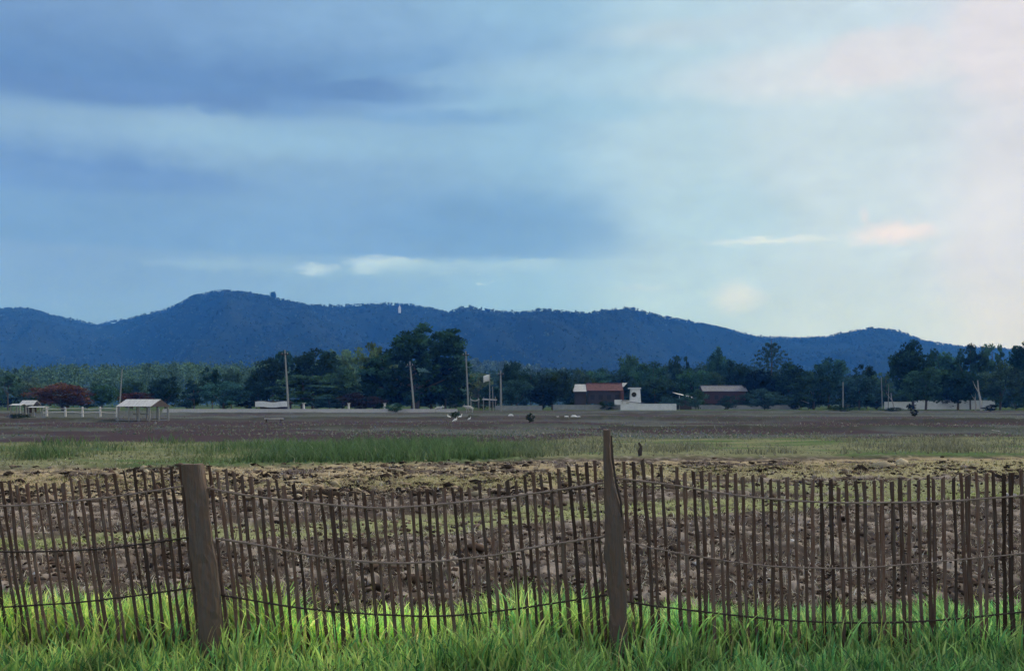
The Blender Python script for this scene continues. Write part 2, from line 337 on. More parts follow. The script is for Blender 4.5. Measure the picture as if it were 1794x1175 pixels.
Fq = np.stack([idx[:-1, :-1], idx[:-1, 1:], idx[1:, 1:], idx[1:, :-1]], -1).reshape(-1, 4)
tag(npmesh('hills', np.stack([HX, Yg, HZ], -1), Fq, M['hill'], hc.reshape(-1, 3), True), kind='structure')

def cards(cent, size, tone, flat=.0):                        # randomly turned four-sided leaf clusters, vectorised
    n = len(cent); a = rng.normal(size=(n, 3)); a[:, 2] *= (1-flat); a /= np.linalg.norm(a, axis=1)[:, None]
    t = rng.normal(size=(n, 3)); b_ = np.cross(a, t); b_ /= np.linalg.norm(b_, axis=1)[:, None]
    s = (size*rng.uniform(.6, 1.3, n))[:, None]; k = rng.uniform(.35, .8, n)[:, None]; j = rng.uniform(-.3, .3, (n, 3))*s
    V = np.stack([cent-a*s*.5, cent+b_*s*k*.5+j*.5, cent+a*s*.5, cent-b_*s*k*.5-j*.5], 1).reshape(-1, 3)
    return V, np.arange(n*4).reshape(n, 4), np.repeat(tone, 4, axis=0)
# tree cover on the hills
n = 38000; hpx = rng.uniform(-900, 2700, n); hY = rng.uniform(1600, 2800, n); ridge = rng.random(n) < .25
yr = 2600+260*np.sin(hpx*.004+1)+200*np.sin(hpx*.011); hY = np.where(ridge, yr+rng.uniform(-90, 5, n), hY)
hz = hillz(hpx, hY)-2; hx = (hpx-W/2)/F*hY; k = 7
cr_ = rng.uniform(2.2, 4.6, n)
off = rng.normal(size=(n, k, 3)); off /= np.linalg.norm(off, axis=2)[..., None]; off *= (cr_[:, None]*rng.uniform(.5, 1, (n, k)))[..., None]
cc = np.stack([hx, hY, hz+cr_*.6], 1)[:, None, :]+off
hb = np.array([.036, .052, .044])*rng.uniform(.75, 1.45, (n, 1))*(.75+.5*fbm(hx*.01, hY*.01, 3, 77))[:, None]*(.25+1.6*fbm(hx*.04, hY*.02, 2, 79))[:, None]; V, Fa, T = cards(cc.reshape(-1, 3), np.repeat(cr_*1.3, k), np.repeat(hb, k, axis=0))
tag(npmesh('hill_forest', V, Fa, M['clod'], T), 'dark blue-green forest covering the hills behind the fields', 'forest', kind='stuff')
# pale shrine high on the hill
o = at(700, 541, 2330); p0 = empty('hill_shrine', o, 'tiny white shrine near the top of the middle hill', 'shrine'); p0.scale = (.7, .7, .7)
MB().box(-4, 4, -3, 3, -14, 5).build('base', M['white'], p0)
MB().tube([(0, 0, 5), (0, 0, 8), (0, 0, 9), (0, 0, 15)], [3, 2.6, 1.2, .2], 10).build('spire', M['white'], p0)

# ------------------------------------------------------------------ far wood (uncountable)
def wood(name, label, spec, colr, n, size, k):
    px = rng.uniform(spec[0], spec[1], n); Y = rng.uniform(spec[2], spec[3], n)
    top = np.interp(px, [q[0] for q in spec[4]], [q[1] for q in spec[4]])
    ht = (EYE+(HY-top)/F*Y)*rng.uniform(.72, 1.0, n)
    x = (px-W/2)/F*Y; r = rng.uniform(2.6, 4.8, n)
    off = rng.normal(size=(n, k, 3)); off /= np.linalg.norm(off, axis=2)[..., None]; off *= rng.uniform(.55, 1.0, (n, k, 1))*r[:, None, None]; off[..., 2] *= 1.25
    cen = np.stack([x, Y, ht-r*1.2], 1)[:, None, :]+off
    fill = np.stack([x, Y, ht*.4], 1)[:, None, :]+rng.normal(size=(n, k//2, 3))*np.array([2.4, 2.4, 1])*np.stack([np.ones(n), np.ones(n), ht*.25], 1)[:, None, :]
    cen = np.concatenate([cen, fill], 1); kk = cen.shape[1]
    tone = np.array(colr)*rng.uniform(.6, 1.5, (n, 1)); tone = np.repeat(tone, kk, axis=0)*rng.uniform(.75, 1.25, (n*kk, 1))
    V, Fa, T = cards(cen.reshape(-1, 3), np.full(n*kk, size), tone)
    tag(npmesh(name, V, Fa, M['clod'], T), label, 'wood', kind='stuff')
wood('distant_wood', 'pale green plantation wood stretching behind the left treeline', (-700, 860, 420, 640, [(-700, 630), (0, 640), (120, 634), (300, 630), (450, 632), (620, 615), (860, 650)]), (.085, .15, .085), 950, 1.1, 110)
wood('distant_wood', 'blue-green wood filling the gaps behind the right treeline', (820, 2500, 380, 560, [(820, 652), (900, 640), (1080, 644), (1100, 632), (1250, 634), (1400, 645), (1550, 660), (2500, 640)]), (.035, .07, .05), 900, 1.05, 110)
wood('mist_wood', 'faint grey-green slope of trees below the hills', (780, 1000, 900, 1200, [(780, 622), (860, 626), (940, 636), (1000, 645)]), (.10, .15, .12), 160, 2.6, 80)

# ------------------------------------------------------------------ trees
PROTO = {}
def clumps_to_crown(cl, per, size, flat=.15):
    cen = []; sz = []; tone = []
    for (c, r, t) in cl:
        c = np.array(c); r = np.array(r if hasattr(r, '__len__') else (r, r, r*.8))
        m = max(8, int(per)); o = rng.normal(size=(m, 3)); o /= np.linalg.norm(o, axis=1)[:, None]
        o *= np.clip(rng.normal(.85, .22, (m, 1)), .2, 1.35)*r
        cen.append(c+o); tone.append(np.clip(t*rng.uniform(.7, 1.35, (m, 1)), .1, 3)*np.array([[1, 1, 1]])+rng.normal(0, .03, (m, 3)))
    cen = np.concatenate(cen); tone = np.concatenate(tone)
    return cards(cen, np.full(len(cen), size), tone, flat)
def proto(name, kind, seed):                                  # unit trees: height 1, crown width 1
    global rng; rng = np.random.default_rng(seed); random.seed(seed); cl = []; tr = MB(); per = 90; size = .05; pale = False
    if kind == 'round' or kind == 'dome' or kind == 'bush':
        z0 = {'round': .14, 'dome': .06, 'bush': .03}[kind]
        for i in range({'round': 72, 'dome': 60, 'bush': 40}[kind]):
            d = rng.normal(size=3); d /= np.linalg.norm(d); rad = rng.uniform(.3, 1.02)**.7; d = d*rad
            wz = (1-z0)/2; zz = z0+wz+d[2]*wz*.86; lim = .5 if kind == 'round' else .52
            cl.append(((d[0]*lim*.86, d[1]*lim*.86, zz), (rng.uniform(.07, .15), rng.uniform(.07, .15), rng.uniform(.05, .1)), rng.uniform(.5, 1.5)))
    elif kind == 'loose':
        for i in range(50):
            d = rng.normal(size=3); d /= np.linalg.norm(d); d *= rng.uniform(.3, 1.12)
            cl.append(((d[0]*.44, d[1]*.44, .55+d[2]*.40), (rng.uniform(.05, .11),)*2+(rng.uniform(.03, .07),), rng.uniform(.45, 1.5)))
        per = 75
    elif kind == 'layer':                                     # flat spreading boughs
        for L, (z, w) in enumerate([(.28, .46), (.42, .5), (.56, .46), (.7, .42), (.82, .34), (.92, .2)]):
            for i in range(int(6+26*w)):
                a = rng.uniform(0, 6.283); q = w*math.sqrt(rng.uniform(.05, 1)); cl.append(((math.cos(a)*q, math.sin(a)*q, z-.16*q*q/w+rng.uniform(-.03, .03)), (rng.uniform(.07, .13),)*2+(rng.uniform(.02, .04),), rng.uniform(.45, 1.55)))
    elif kind == 'rain':                                      # very broad umbrella, top clumps painted lighter as if lit, boughs reaching up to the right
        TXs = [-.52, -.4, -.27, -.15, -.05, .05, .12, .2, .27, .34, .42, .47, .52]; TZs = [.45, .56, .64, .84, .95, 1.0, .97, .87, .94, .92, .84, .62, .55]
        for i in range(300):
            a = rng.uniform(0, 6.283); q = .5*rng.uniform(0, 1)**.4; x, y = math.cos(a)*q, math.sin(a)*q
            top = float(np.interp(x, TXs, TZs))*(1-.35*(2*y)**2*.6)
            z = top*rng.uniform(.04, 1)**.6-.03
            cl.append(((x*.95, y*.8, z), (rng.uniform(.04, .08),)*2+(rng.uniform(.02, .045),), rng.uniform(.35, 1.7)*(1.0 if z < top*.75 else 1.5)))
        per = 60; size = .034
    elif kind == 'conifer':                                   # upswept tiers
        for L in range(10):
            z = .2+.76*L/10; w = .5*(1-(L/10)**1.6)+.03
            for i in range(6):
                a = i*1.047+L*.5+rng.uniform(-.2, .2)
                for s_ in (.35, .6, .8, 1.0): cl.append(((math.cos(a)*w*s_, math.sin(a)*w*s_, z+.17*s_*s_*w/.5+rng.uniform(-.008, .008)), (.035, .035, .014), rng.uniform(.7, 1.2)))
        per = 7; size = .045
    elif kind == 'palm':
        for i in range(16):
            a = i*2.4; up = rng.uniform(-.1, .75)
            for s_ in np.linspace(.15, 1, 9): cl.append(((math.cos(a)*.5*s_, math.sin(a)*.5*s_, .88+.17*up*s_-.22*s_*s_), (.04, .04, .02), rng.uniform(.7, 1.3)))
        per = 9; size = .09
    V, Fa, T = clumps_to_crown(cl, per, size)
    if kind not in ('palm', 'conifer'): V[:, 2] = np.minimum(V[:, 2], 1.02)
    crown = npmesh('crown', V, Fa, M['leaf'], T)
    zt = {'round': .6, 'dome': .5, 'bush': .4, 'loose': .85, 'layer': .8, 'rain': .5, 'conifer': .98, 'palm': .88}[kind]; r0 = {'rain': .035, 'bush': .01, 'palm': .018}.get(kind, .02)
    tr.tube([(0, 0, -.02), (.01, 0, zt*.3), (-.01, .01, zt*.7), (0, 0, zt)], [r0*1.3, r0, r0*.8, r0*.35], 7, 1, .1)
    if kind not in ('palm', 'conifer'):
        for i in range(7):
            c = cl[i*4 % len(cl)][0]; zb = zt*random.uniform(.3, .7); tr.tube([(0, 0, zb), (c[0]*.5, c[1]*.5, (zb+c[2])/2+.02), (c[0]*.95, c[1]*.95, max(c[2], zb))], [r0*.5, r0*.33, r0*.12], 5)
    trunk = tr.build('trunk', M['bark'])
    root = bpy.data.objects.new('tree_source', None)
    PROTO[name] = (crown.data, trunk.data); bpy.data.objects.remove(crown); bpy.data.objects.remove(trunk)
for nm, kd, sd in [('round', 'round', 1), ('round2', 'round', 2), ('round3', 'round', 3), ('dome', 'dome', 4), ('dome2', 'dome', 5), ('bush', 'bush', 6), ('bush2', 'bush', 7), ('loose', 'loose', 8), ('loose2', 'loose', 9), ('layer', 'layer', 10), ('layer2', 'layer', 11), ('rain', 'rain', 12), ('conifer', 'conifer', 13), ('palm', 'palm', 14)]:
    proto(nm, kd, sd)
rng = np.random.default_rng(99); random.seed(99)
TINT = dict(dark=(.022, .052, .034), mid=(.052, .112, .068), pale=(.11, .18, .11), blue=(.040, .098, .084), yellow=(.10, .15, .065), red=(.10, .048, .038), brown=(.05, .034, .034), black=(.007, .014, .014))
def tree(name, cat, px, top, wpx, Y, pr, tint, label, group=None, lean=0):
    x = gx(px, Y); h = gz(top, Y); w = wpx/F*Y; r = empty(name, (x, Y, -.05), label, cat, group); r.rotation_euler = (0, math.radians(lean), 0)
    rz = 0 if pr == 'rain' else rng.uniform(0, 6.28)
    for part, me in zip(('crown', 'trunk'), PROTO[pr]):
        o = bpy.data.objects.new(part, me); col.objects.link(o); o.parent = r; o.scale = (w, w, h if name != 'ridge_tree' else 30); o.location.z = 0 if name != 'ridge_tree' else h-30; o.rotation_euler = (0, 0, rz)
        if part == 'crown': o.color = (*[c*rng.uniform(.9, 1.1) for c in TINT[tint]], 1)
    return r
T = [
 ('broadleaf_tree', -60, 645, 110, 240, 'round2', 'mid', 'green broadleaf tree beyond the left edge of the sheds'),
 ('tall_tree', 14, 640, 52, 235, 'loose', 'mid', 'loose green tree standing behind the small sheds at the far left'),
 ('flame_tree', 110, 668, 118, 225, 'dome', 'red', 'broad rust-red domed tree behind the rail fence'),
 ('flame_tree', 240, 685, 66, 235, 'dome2', 'red', 'low rust-red tree just showing above the open hut roof'),
 ('broadleaf_tree', 178, 668, 60, 262, 'round', 'mid', 'bushy green tree between the rust-red tree and the leaning pale pole'),
 ('broadleaf_tree', 55, 660, 70, 280, 'round3', 'pale', 'pale green tree behind the left end of the rust-red tree'),
 ('broadleaf_tree', 290, 655, 66, 238, 'round', 'dark', 'round dark tree right behind the open metal-roofed hut'),
 ('broadleaf_tree', 232, 662, 60, 275, 'round2', 'mid', 'green tree right of the leaning pale pole and above the hut'),
 ('broadleaf_tree', 340, 662, 56, 262, 'loose2', 'dark', 'dark loose tree between the round dark tree and the blue-green one'),
 ('bushy_tree', 392, 665, 92, 232, 'dome', 'blue', 'blue-green bushy tree left of the white-fronted shed'),
 ('tall_tree', 372, 638, 40, 275, 'loose', 'dark', 'small dark treetop rising behind the blue-green bushy tree'),
 ('broadleaf_tree', 405, 640, 46, 270, 'round', 'mid', 'mid green treetop above the right half of the blue-green bushy tree'),
 ('broadleaf_tree', 450, 655, 60, 255, 'round3', 'dark', 'dark tree directly behind the left end of the white-fronted shed'),
 ('broadleaf_tree', 478, 624, 74, 258, 'round2', 'dark', 'dark domed tree behind the pole that carries the palm top'),
 ('palm_tree', 497, 606, 34, 262, 'palm', 'blue', 'slender palm whose tuft shows at the head of the pole'),
 ('broadleaf_tree', 548, 602, 110, 250, 'round', 'dark', 'tall mottled tree with a dark rounded top right of the palm'),
 ('spreading_tree', 530, 655, 130, 234, 'layer', 'mid', 'spreading tree with pale level boughs behind the white-fronted shed'),
 ('broadleaf_tree', 600, 606, 80, 262, 'loose2', 'pale', 'pale loose tree between the mottled tree and the giant rain tree'),
 ('broadleaf_tree', 590, 640, 90, 243, 'round3', 'mid', 'mid green tree above the low layered bush'),
 ('bamboo_clump', 655, 592, 84, 255, 'loose', 'yellow', 'yellow-green feathery clump left of the giant rain tree'),
 ('rain_tree', 727, 557, 190, 236, 'rain', 'dark', 'giant dark umbrella-topped rain tree, the tallest of the treeline'),
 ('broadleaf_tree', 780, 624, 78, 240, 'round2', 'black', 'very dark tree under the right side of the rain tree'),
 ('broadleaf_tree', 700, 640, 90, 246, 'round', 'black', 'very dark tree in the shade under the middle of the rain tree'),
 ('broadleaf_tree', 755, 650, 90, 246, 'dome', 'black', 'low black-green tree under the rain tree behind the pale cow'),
 ('broadleaf_tree', 662, 640, 70, 250, 'round3', 'dark', 'dark tree under the left edge of the rain tree'),
 ('domed_bush', 635, 683, 90, 222, 'bush', 'brown', 'brownish domed bush in front of the rain tree'),
 ('layered_bush', 577, 690, 62, 224, 'layer2', 'blue', 'low layered blue-green bush left of the brownish domed bush'),
 ('broadleaf_tree', 838, 650, 58, 300, 'loose2', 'yellow', 'yellow-green tree behind the flag and thin poles'),
 ('broadleaf_tree', 862, 672, 50, 270, 'round', 'dark', 'small dark tree behind the awning stall'),
 ('broadleaf_tree', 896, 630, 58, 255, 'round2', 'dark', 'dark tree right of the pole by the flag'),
 ('broadleaf_tree', 930, 646, 42, 258, 'loose', 'dark', 'narrow dark tree with a pointed top above the grey wall'),
 ('broadleaf_tree', 905, 662, 66, 243, 'dome2', 'blue', 'blue-green tree standing over the left grey wall'),
 ('broadleaf_tree', 968, 645, 84, 252, 'round', 'dark', 'broad dark tree above the gap between the grey walls'),
 ('broadleaf_tree', 950, 672, 60, 243, 'dome', 'black', 'black-green bush tree at the gap between the grey walls'),
 ('broadleaf_tree', 1012, 648, 66, 280, 'round3', 'mid', 'mid green tree behind the pale end of the red-roofed house'),
 ('broadleaf_tree', 1050, 640, 80, 320, 'loose', 'mid', 'green treetop above the middle of the red roof'),
 ('broadleaf_tree', 1102, 619, 56, 335, 'round2', 'mid', 'taller green treetop right above the white tower'),
 ('broadleaf_tree', 1140, 628, 80, 325, 'round', 'mid', 'rounded green tree behind and right of the white tower'),
 ('broadleaf_tree', 1090, 655, 80, 285, 'round3', 'dark', 'dark tree close behind the red-roofed house'),
 ('broadleaf_tree', 1148, 660, 90, 268, 'dome', 'dark', 'dark bushy tree over the bright white wall'),
 ('tall_tree', 1190, 618, 46, 320, 'loose2', 'dark', 'dark topped tree over the small lean-to roof'),
 ('broadleaf_tree', 1212, 640, 84, 290, 'round', 'mid', 'mid green tree left above the grey-roofed house'),
 ('broadleaf_tree', 1262, 606, 54, 320, 'round3', 'blue', 'tall blue-green round-headed tree above the grey-roofed house'),
 ('broadleaf_tree', 1250, 650, 70, 290, 'round2', 'mid', 'green tree directly behind the grey roof'),
 ('broadleaf_tree', 1293, 626, 58, 285, 'round', 'dark', 'dark round tree at the right end of the grey roof'),
 ('ridge_tree', 479, 509, 13, 2560, 'round', 'black', 'single tree standing up from the ridge of the left hill'),
 ('conifer_tree', 1351, 592, 84, 290, 'conifer', 'blue', 'tall conifer with upswept feathery branches above the treeline'),
 ('broadleaf_tree', 1330, 645, 60, 275, 'round2', 'black', 'very dark tree below the feathery conifer'),
 ('broadleaf_tree', 1385, 634, 84, 282, 'round3', 'dark', 'dark tree right of the feathery conifer'),
 ('broadleaf_tree', 1452, 619, 76, 284, 'round', 'blue', 'tall blue-green tree left of the slim pale pole'),
 ('broadleaf_tree', 1425, 655, 92, 262, 'dome2', 'dark', 'dark bushy tree over the tiny pale roof'),
 ('broadleaf_tree', 1340, 676, 90, 246, 'bush', 'blue', 'blue-green bush right of the grey-roofed house'),
 ('broadleaf_tree', 1390, 682, 80, 252, 'bush2', 'dark', 'dark low bush left of the tiny pale roof'),
 ('broadleaf_tree', 1518, 632, 50, 285, 'loose', 'dark', 'dark narrow tree right of the slim pale pole'),
 ('broadleaf_tree', 1505, 655, 80, 262, 'round2', 'blue', 'blue-green tree behind the slim pale pole'),
 ('broadleaf_tree', 1552, 648, 50, 275, 'loose2', 'mid', 'loose green tree left of the big dark tree at the temple wall'),
 ('big_tree', 1600, 594, 88, 245, 'round3', 'dark', 'big dark rounded tree at the left end of the temple wall'),
 ('big_tree', 1655, 604, 92, 300, 'round', 'blue', 'grey-green tree against the sky behind the white spire'),
 ('broadleaf_tree', 1622, 640, 92, 236, 'round2', 'mid', 'mid green tree in front of the temple wall near the spire'),
 ('broadleaf_tree', 1678, 640, 88, 232, 'round', 'dark', 'dark tree whose trunks stand before the white temple wall'),
 ('tall_tree', 1700, 594, 62, 262, 'loose', 'dark', 'tall gappy tree against the sky left of the pale leaning trunk'),
 ('tall_tree', 1738, 596, 56, 270, 'loose2', 'mid', 'tall gappy tree against the sky right of the pale leaning trunk'),
 ('broadleaf_tree', 1752, 632, 84, 240, 'round3', 'mid', 'green tree at the right end of the temple wall'),
 ('big_tree', 1800, 590, 86, 245, 'round2', 'dark', 'big dark tree cut by the right edge of the view'),
 ('big_tree', 1890, 610, 120, 250, 'round', 'mid', 'big green tree past the right end of the treeline'),
 ('shrub', 1218, 676, 46, 236, 'bush', 'mid', 'green shrub between the lean-to and the grey-roofed house'),
 ('shrub', 1178, 690, 50, 240, 'bush2', 'blue', 'rounded shrub behind the end of the bright white wall'),
 ('shrub', 1275, 690, 40, 236, 'bush', 'dark', 'dark shrub in front of the grey-roofed house'),
 ('shrub', 1065, 700, 40, 240, 'bush2', 'dark', 'dark shrub in front of the red-roofed house'),
 ('shrub', 690, 703, 36, 176, 'bush', 'mid', 'pale green shrub beside the third white stub post'),
 ('shrub', 798, 718, 20, 108, 'bush2', 'dark', 'small dark bush among the white birds'),
 ('shrub', 929, 720, 18, 84, 'bush', 'dark', 'lone dark weed bush in the bare field'),
 ('shrub', 1733, 706, 28, 200, 'bush', 'black', 'round dark bush below the pale leaning trunk'),
 ('shrub', 1596, 705, 18, 215, 'bush2', 'black', 'small dark bush against the left part of the temple wall'),
 ('shrub', 1602, 714, 14, 120, 'bush', 'black', 'small black-green bush in the field before the temple wall'),
 ('shrub', 1480, 711, 76, 205, 'bush2', 'dark', 'long dark low shrub below the slim pale pole'),
 ('shrub', 1560, 712, 46, 200, 'bush', 'dark', 'low dark shrub at the left end of the temple wall'),
 ('shrub', 35, 722, 44, 100, 'bush2', 'dark', 'low dark bush at the foot of the left sheds'),
]
for t in T:
    nm, px, top, wp, Y, pr, ti, lb = t
    ct = {'shrub': 'shrub', 'palm_tree': 'palm', 'domed_bush': 'bush', 'layered_bush': 'bush', 'bamboo_clump': 'bamboo', 'conifer_tree': 'conifer'}.get(nm, 'tree')
    tree(nm, ct, px, top, wp, Y, pr, ti, lb, None if nm == 'shrub' else 'trees of the treeline beyond the field')
# indistinct low fillers along the foot of the treeline
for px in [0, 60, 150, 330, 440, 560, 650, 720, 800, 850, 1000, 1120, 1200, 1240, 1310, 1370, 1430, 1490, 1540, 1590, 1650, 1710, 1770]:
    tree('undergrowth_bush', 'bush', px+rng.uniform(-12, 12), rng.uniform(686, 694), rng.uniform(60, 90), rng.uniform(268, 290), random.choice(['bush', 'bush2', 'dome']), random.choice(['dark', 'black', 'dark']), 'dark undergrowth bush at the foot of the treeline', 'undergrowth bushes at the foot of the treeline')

# pale bare leaning trunks by the temple
def baretrunk(px0, py0, px1, py1, Y, w, label):
    a = Vector((gx(px0, Y), Y, 0)); c = Vector((gx(px1, Y), Y, gz(py1, Y))); r = empty('bare_tree', a, label, 'tree'); d = c-a
    m = MB(); m.tube([(0, 0, -.1), d*.3+Vector((.12, 0, 0)), d*.65-Vector((.1, 0, 0)), d], [w, w*.8, w*.6, w*.3], 7, 1, .1)
    m.tube([d*.55, d*.75+Vector((-.7, .2, .3)), d*.9+Vector((-1.1, .3, .6))], [w*.4, w*.25, w*.1], 5); m.build('trunk', M['palebark'], r)
baretrunk(1719, 715, 1713, 666, 226, .3, 'pale leaning bare trunk in front of the temple wall')
baretrunk(1566, 715, 1561, 688, 226, .18, 'short pale bare trunk left of the temple wall')
baretrunk(1709, 712, 1709, 688, 230, .2, 'short pale stump beside the leaning bare trunk')

# ------------------------------------------------------------------ poles
def pole(px0, px1, top, Y, r, label, extra=True):
    x0, x1, h = gx(px0, Y), gx(px1, Y), gz(top, Y); o = empty('utility_pole', (x0, Y, -.1), label, 'pole', 'pale poles along the far edge of the field')
    r *= .72; MB().tube([(0, 0, -.3), ((x1-x0)*.5, 0, h*.5), (x1-x0, 0, h)], [r, r*.85, r*.6], 8).build('shaft', M['concrete'], o)
    if extra: MB().tube([(x1-x0+.5, -.05, h-.7), (x1-x0+.5, -.05, h-.5)], .05, 6).tube([(x1-x0-.5, -.05, h-.7), (x1-x0-.5, -.05, h-.5)], .05, 6).build('insulator', M['stone'], o)
    if extra: MB().box(-.8+(x1-x0), .8+(x1-x0), -.1-r, .1-r, h-.9, h-.75).build('crossarm', M['wood'], o)
pole(209, 214, 645, 215, .22, 'pale leaning pole behind the open metal-roofed hut', False)
pole(506, 499, 612, 180, .27, 'tall pale pole beside the white-fronted shed')
pole(726, 718, 632, 190, .30, 'tall pale pole standing before the rain tree')
pole(821, 816, 614, 195, .26, 'tallest pale pole at the right edge of the rain tree')
pole(878, 877, 648, 200, .34, 'thick pale pole right of the flag')
pole(1477, 1477, 668, 245, .24, 'slim pale pole before the blue-green trees on the right', False)
pole(1546, 1544, 660, 255, .2, 'slim pale pole left of the temple wall', False)
pole(1556, 1557, 672, 255, .16, 'thin short pole left of the temple wall', False)
pole(864, 863, 676, 205, .16, 'thin pale pole between the flag and the thick pole', False)
f = empty('flagpole', (gx(858, 200), 200, 0), 'slim pole with a white flag above the awning stall', 'flagpole')
MB().tube([(0, 0, -.2), (0, 0, gz(654, 200))], [.12, .07], 8).build('pole', M['concrete'], f)
zt = gz(655, 200); fm = MB(); nfl = 7
for i in range(nfl): pass
vs = []; fs = []
for i in range(nfl+1):
    u = i/nfl
    for j in range(4): vs.append((-.05-1.25*u, .18*math.sin(u*6+j*.4), zt-.1-1.35*j/3-.35*u*u))
for i in range(nfl):
    for j in range(3): fs.append((i*4+j, i*4+j+1, (i+1)*4+j+1, (i+1)*4+j))
fm.add(vs, fs); fl = fm.build('flag', M['cloth'], f, True); sd = fl.modifiers.new('thick', 'SOLIDIFY'); sd.thickness = .02

# ------------------------------------------------------------------ walls and buildings
def lowwall(name, px0, px1, top, Y, m, label, cat='wall', th=.3, cap=True):
    x0, x1, h = gx(px0, Y), gx(px1, Y), gz(top, Y); r = empty(name, (x0, Y, 0), label, cat); L = x1-x0
    mb = MB(); n = max(1, int(L/3))
    mb.box(0, L, 0, th, -.3, h)
    mb.build('wall_panel', m, r)
    if cap: MB().box(-.05, L+.05, -.06, th+.06, h+.003, h+.09).build('coping', m, r)
    p = MB()
    for i in range(n+1): x = L*i/n; p.box(x-.14, x+.14, -.08, -.004, -.3, h-.02)
    p.build('pier', m, r); return r
lowwall('low_wall', 286, 800, 717, 178, M['stone'], 'very long low pale concrete wall edging the far field', th=.4)
lowwall('boundary_wall', 868, 949, 711, 236, M['wallc'], 'short grey boundary wall right of the poles')
lowwall('boundary_wall', 970, 1087, 709.5, 240, M['wallc'], 'long grey boundary wall below the red-roofed house')
lowwall('boundary_wall', 1088, 1184, 707.5, 236, M['white'], 'bright white boundary wall beside the white tower')
lowwall('boundary_wall', 1190, 1400, 710, 262, M['wallc'], 'low dull grey wall in front of the grey-roofed house')
lowwall('temple_wall', 1550, 1596, 704, 262, M['white'], 'short white temple wall section left of the small dark bush')
lowwall('temple_wall', 1601, 1742, 701.5, 266, M['white'], 'long white temple wall behind the tree trunks on the right')
for px, lb in ((532, 'white stub post just right of the tall pole by the shed'), (611, 'white stub post below the brownish domed bush'), (674, 'white stub post beside the pale green shrub')):
    r = empty('stub_post', (gx(px, 182), 182, 0), lb, 'post', 'white stub posts along the low wall')
    MB().tube([(0, 0, -.1), (0, 0, gz(707, 182))], [.25, .2], 4).build('shaft', M['stone'], r)
    MB().box(-.26, .26, -.26, .26, gz(707, 182)+.003, gz(707, 182)+.12).build('cap', M['stone'], r)

def house(px0, px1, ridge, eave, Y, depth, rm, wm, label, name='farmhouse', nwin=4, stilt=False, ov=.5, slope=None):
    x0, x1 = gx(px0, Y), gx(px1, Y); zr, ze = gz(ridge, Y), gz(eave, Y); L = x1-x0; r = empty(name, (x0, Y, 0), label, 'house')
    zb = 1.6 if stilt else 0
    w = MB().box(ov, L-ov, ov, depth, zb, ze-.06); w.add([(ov, ov, ze-.06), (ov, depth, ze-.06), (ov, depth/2, zr-.2)], [(0, 1, 2)]); w.add([(L-ov, ov, ze-.06), (L-ov, depth, ze-.06), (L-ov, depth/2, zr-.2)], [(0, 2, 1)])
    w.build('wall', wm, r)
    rf = MB(); rf.slab([(0, 0, ze), (L, 0, ze), (L, depth/2, zr), (0, depth/2, zr)], .1); rf.slab([(0, depth/2+.01, zr), (L, depth/2+.01, zr), (L, depth+.3, ze), (0, depth+.3, ze)], .1)
    rf.tube([(-.05, depth/2, zr+.03), (L+.05, depth/2, zr+.03)], .12, 6); rf.build('roof', rm, r)
    for i in range(nwin):
        xc = L*(i+.7)/(nwin+.4); zc = zb+(ze-zb)*.5; hw, hh = .55, .5*min(1.2, (ze-zb)*.4)
        fr = MB()
        for (a0, a1, c0, c1) in ((-hw-.08, -hw, -hh-.08, hh+.08), (hw, hw+.08, -hh-.08, hh+.08), (-hw, hw, hh, hh+.08), (-hw, hw, -hh-.08, -hh)): fr.box(xc+a0, xc+a1, ov-.06, ov-.003, zc+c0, zc+c1)
        fo = fr.build('window', M['wood'], r); MB().box(xc-hw, xc+hw, ov-.03, ov-.004, zc-hh, zc+hh).build('pane', M['shade'], fo)
    if stilt:
        for i in range(5):
            for y in (ov+.1, depth-.2): x = ov+.15+(L-2*ov-.3)*i/4; MB().box(x-.12, x+.12, y, y+.24, -.2, zb-.004).build('stilt', M['wood'], r)
    return r
hA = house(1028, 1092, 671, 684, 252, 6, M['roofr'], M['wood'], 'wooden farmhouse with a long red roof behind the grey wall', stilt=True)
hz1 = gz(672.5, 252); hz0 = gz(685.5, 252)
MB().slab([(-3.6, -.3, hz0), (-.06, -.3, hz0), (-.06, 2.9, hz1), (-2.9, 2.9, hz1)], .08).build('lean_to_roof', M['roofm'], hA)
MB().box(-3.1, -.1, .6, 2.6, 0, hz0-.1).build('lean_to_wall', M['wood'], hA)
MB().slab([(8.5, 1.9, gz(677, 252)), (9.8, 1.9, gz(677, 252)), (10.9, 3.3, gz(670, 252)), (7.9, 3.3, gz(670, 252))], .08).build('gable_sheet', M['roofm'], hA)
MB().box(8.8, 9.6, -.2, .4, .0, gz(684, 252)-.1).build('corner_panel', M['roofr'], hA)
house(1231, 1310, 675, 685, 272, 7, M['roofg'], M['redwood'], 'dark red-walled farmhouse with a grey roof among the trees', nwin=5, stilt=True)
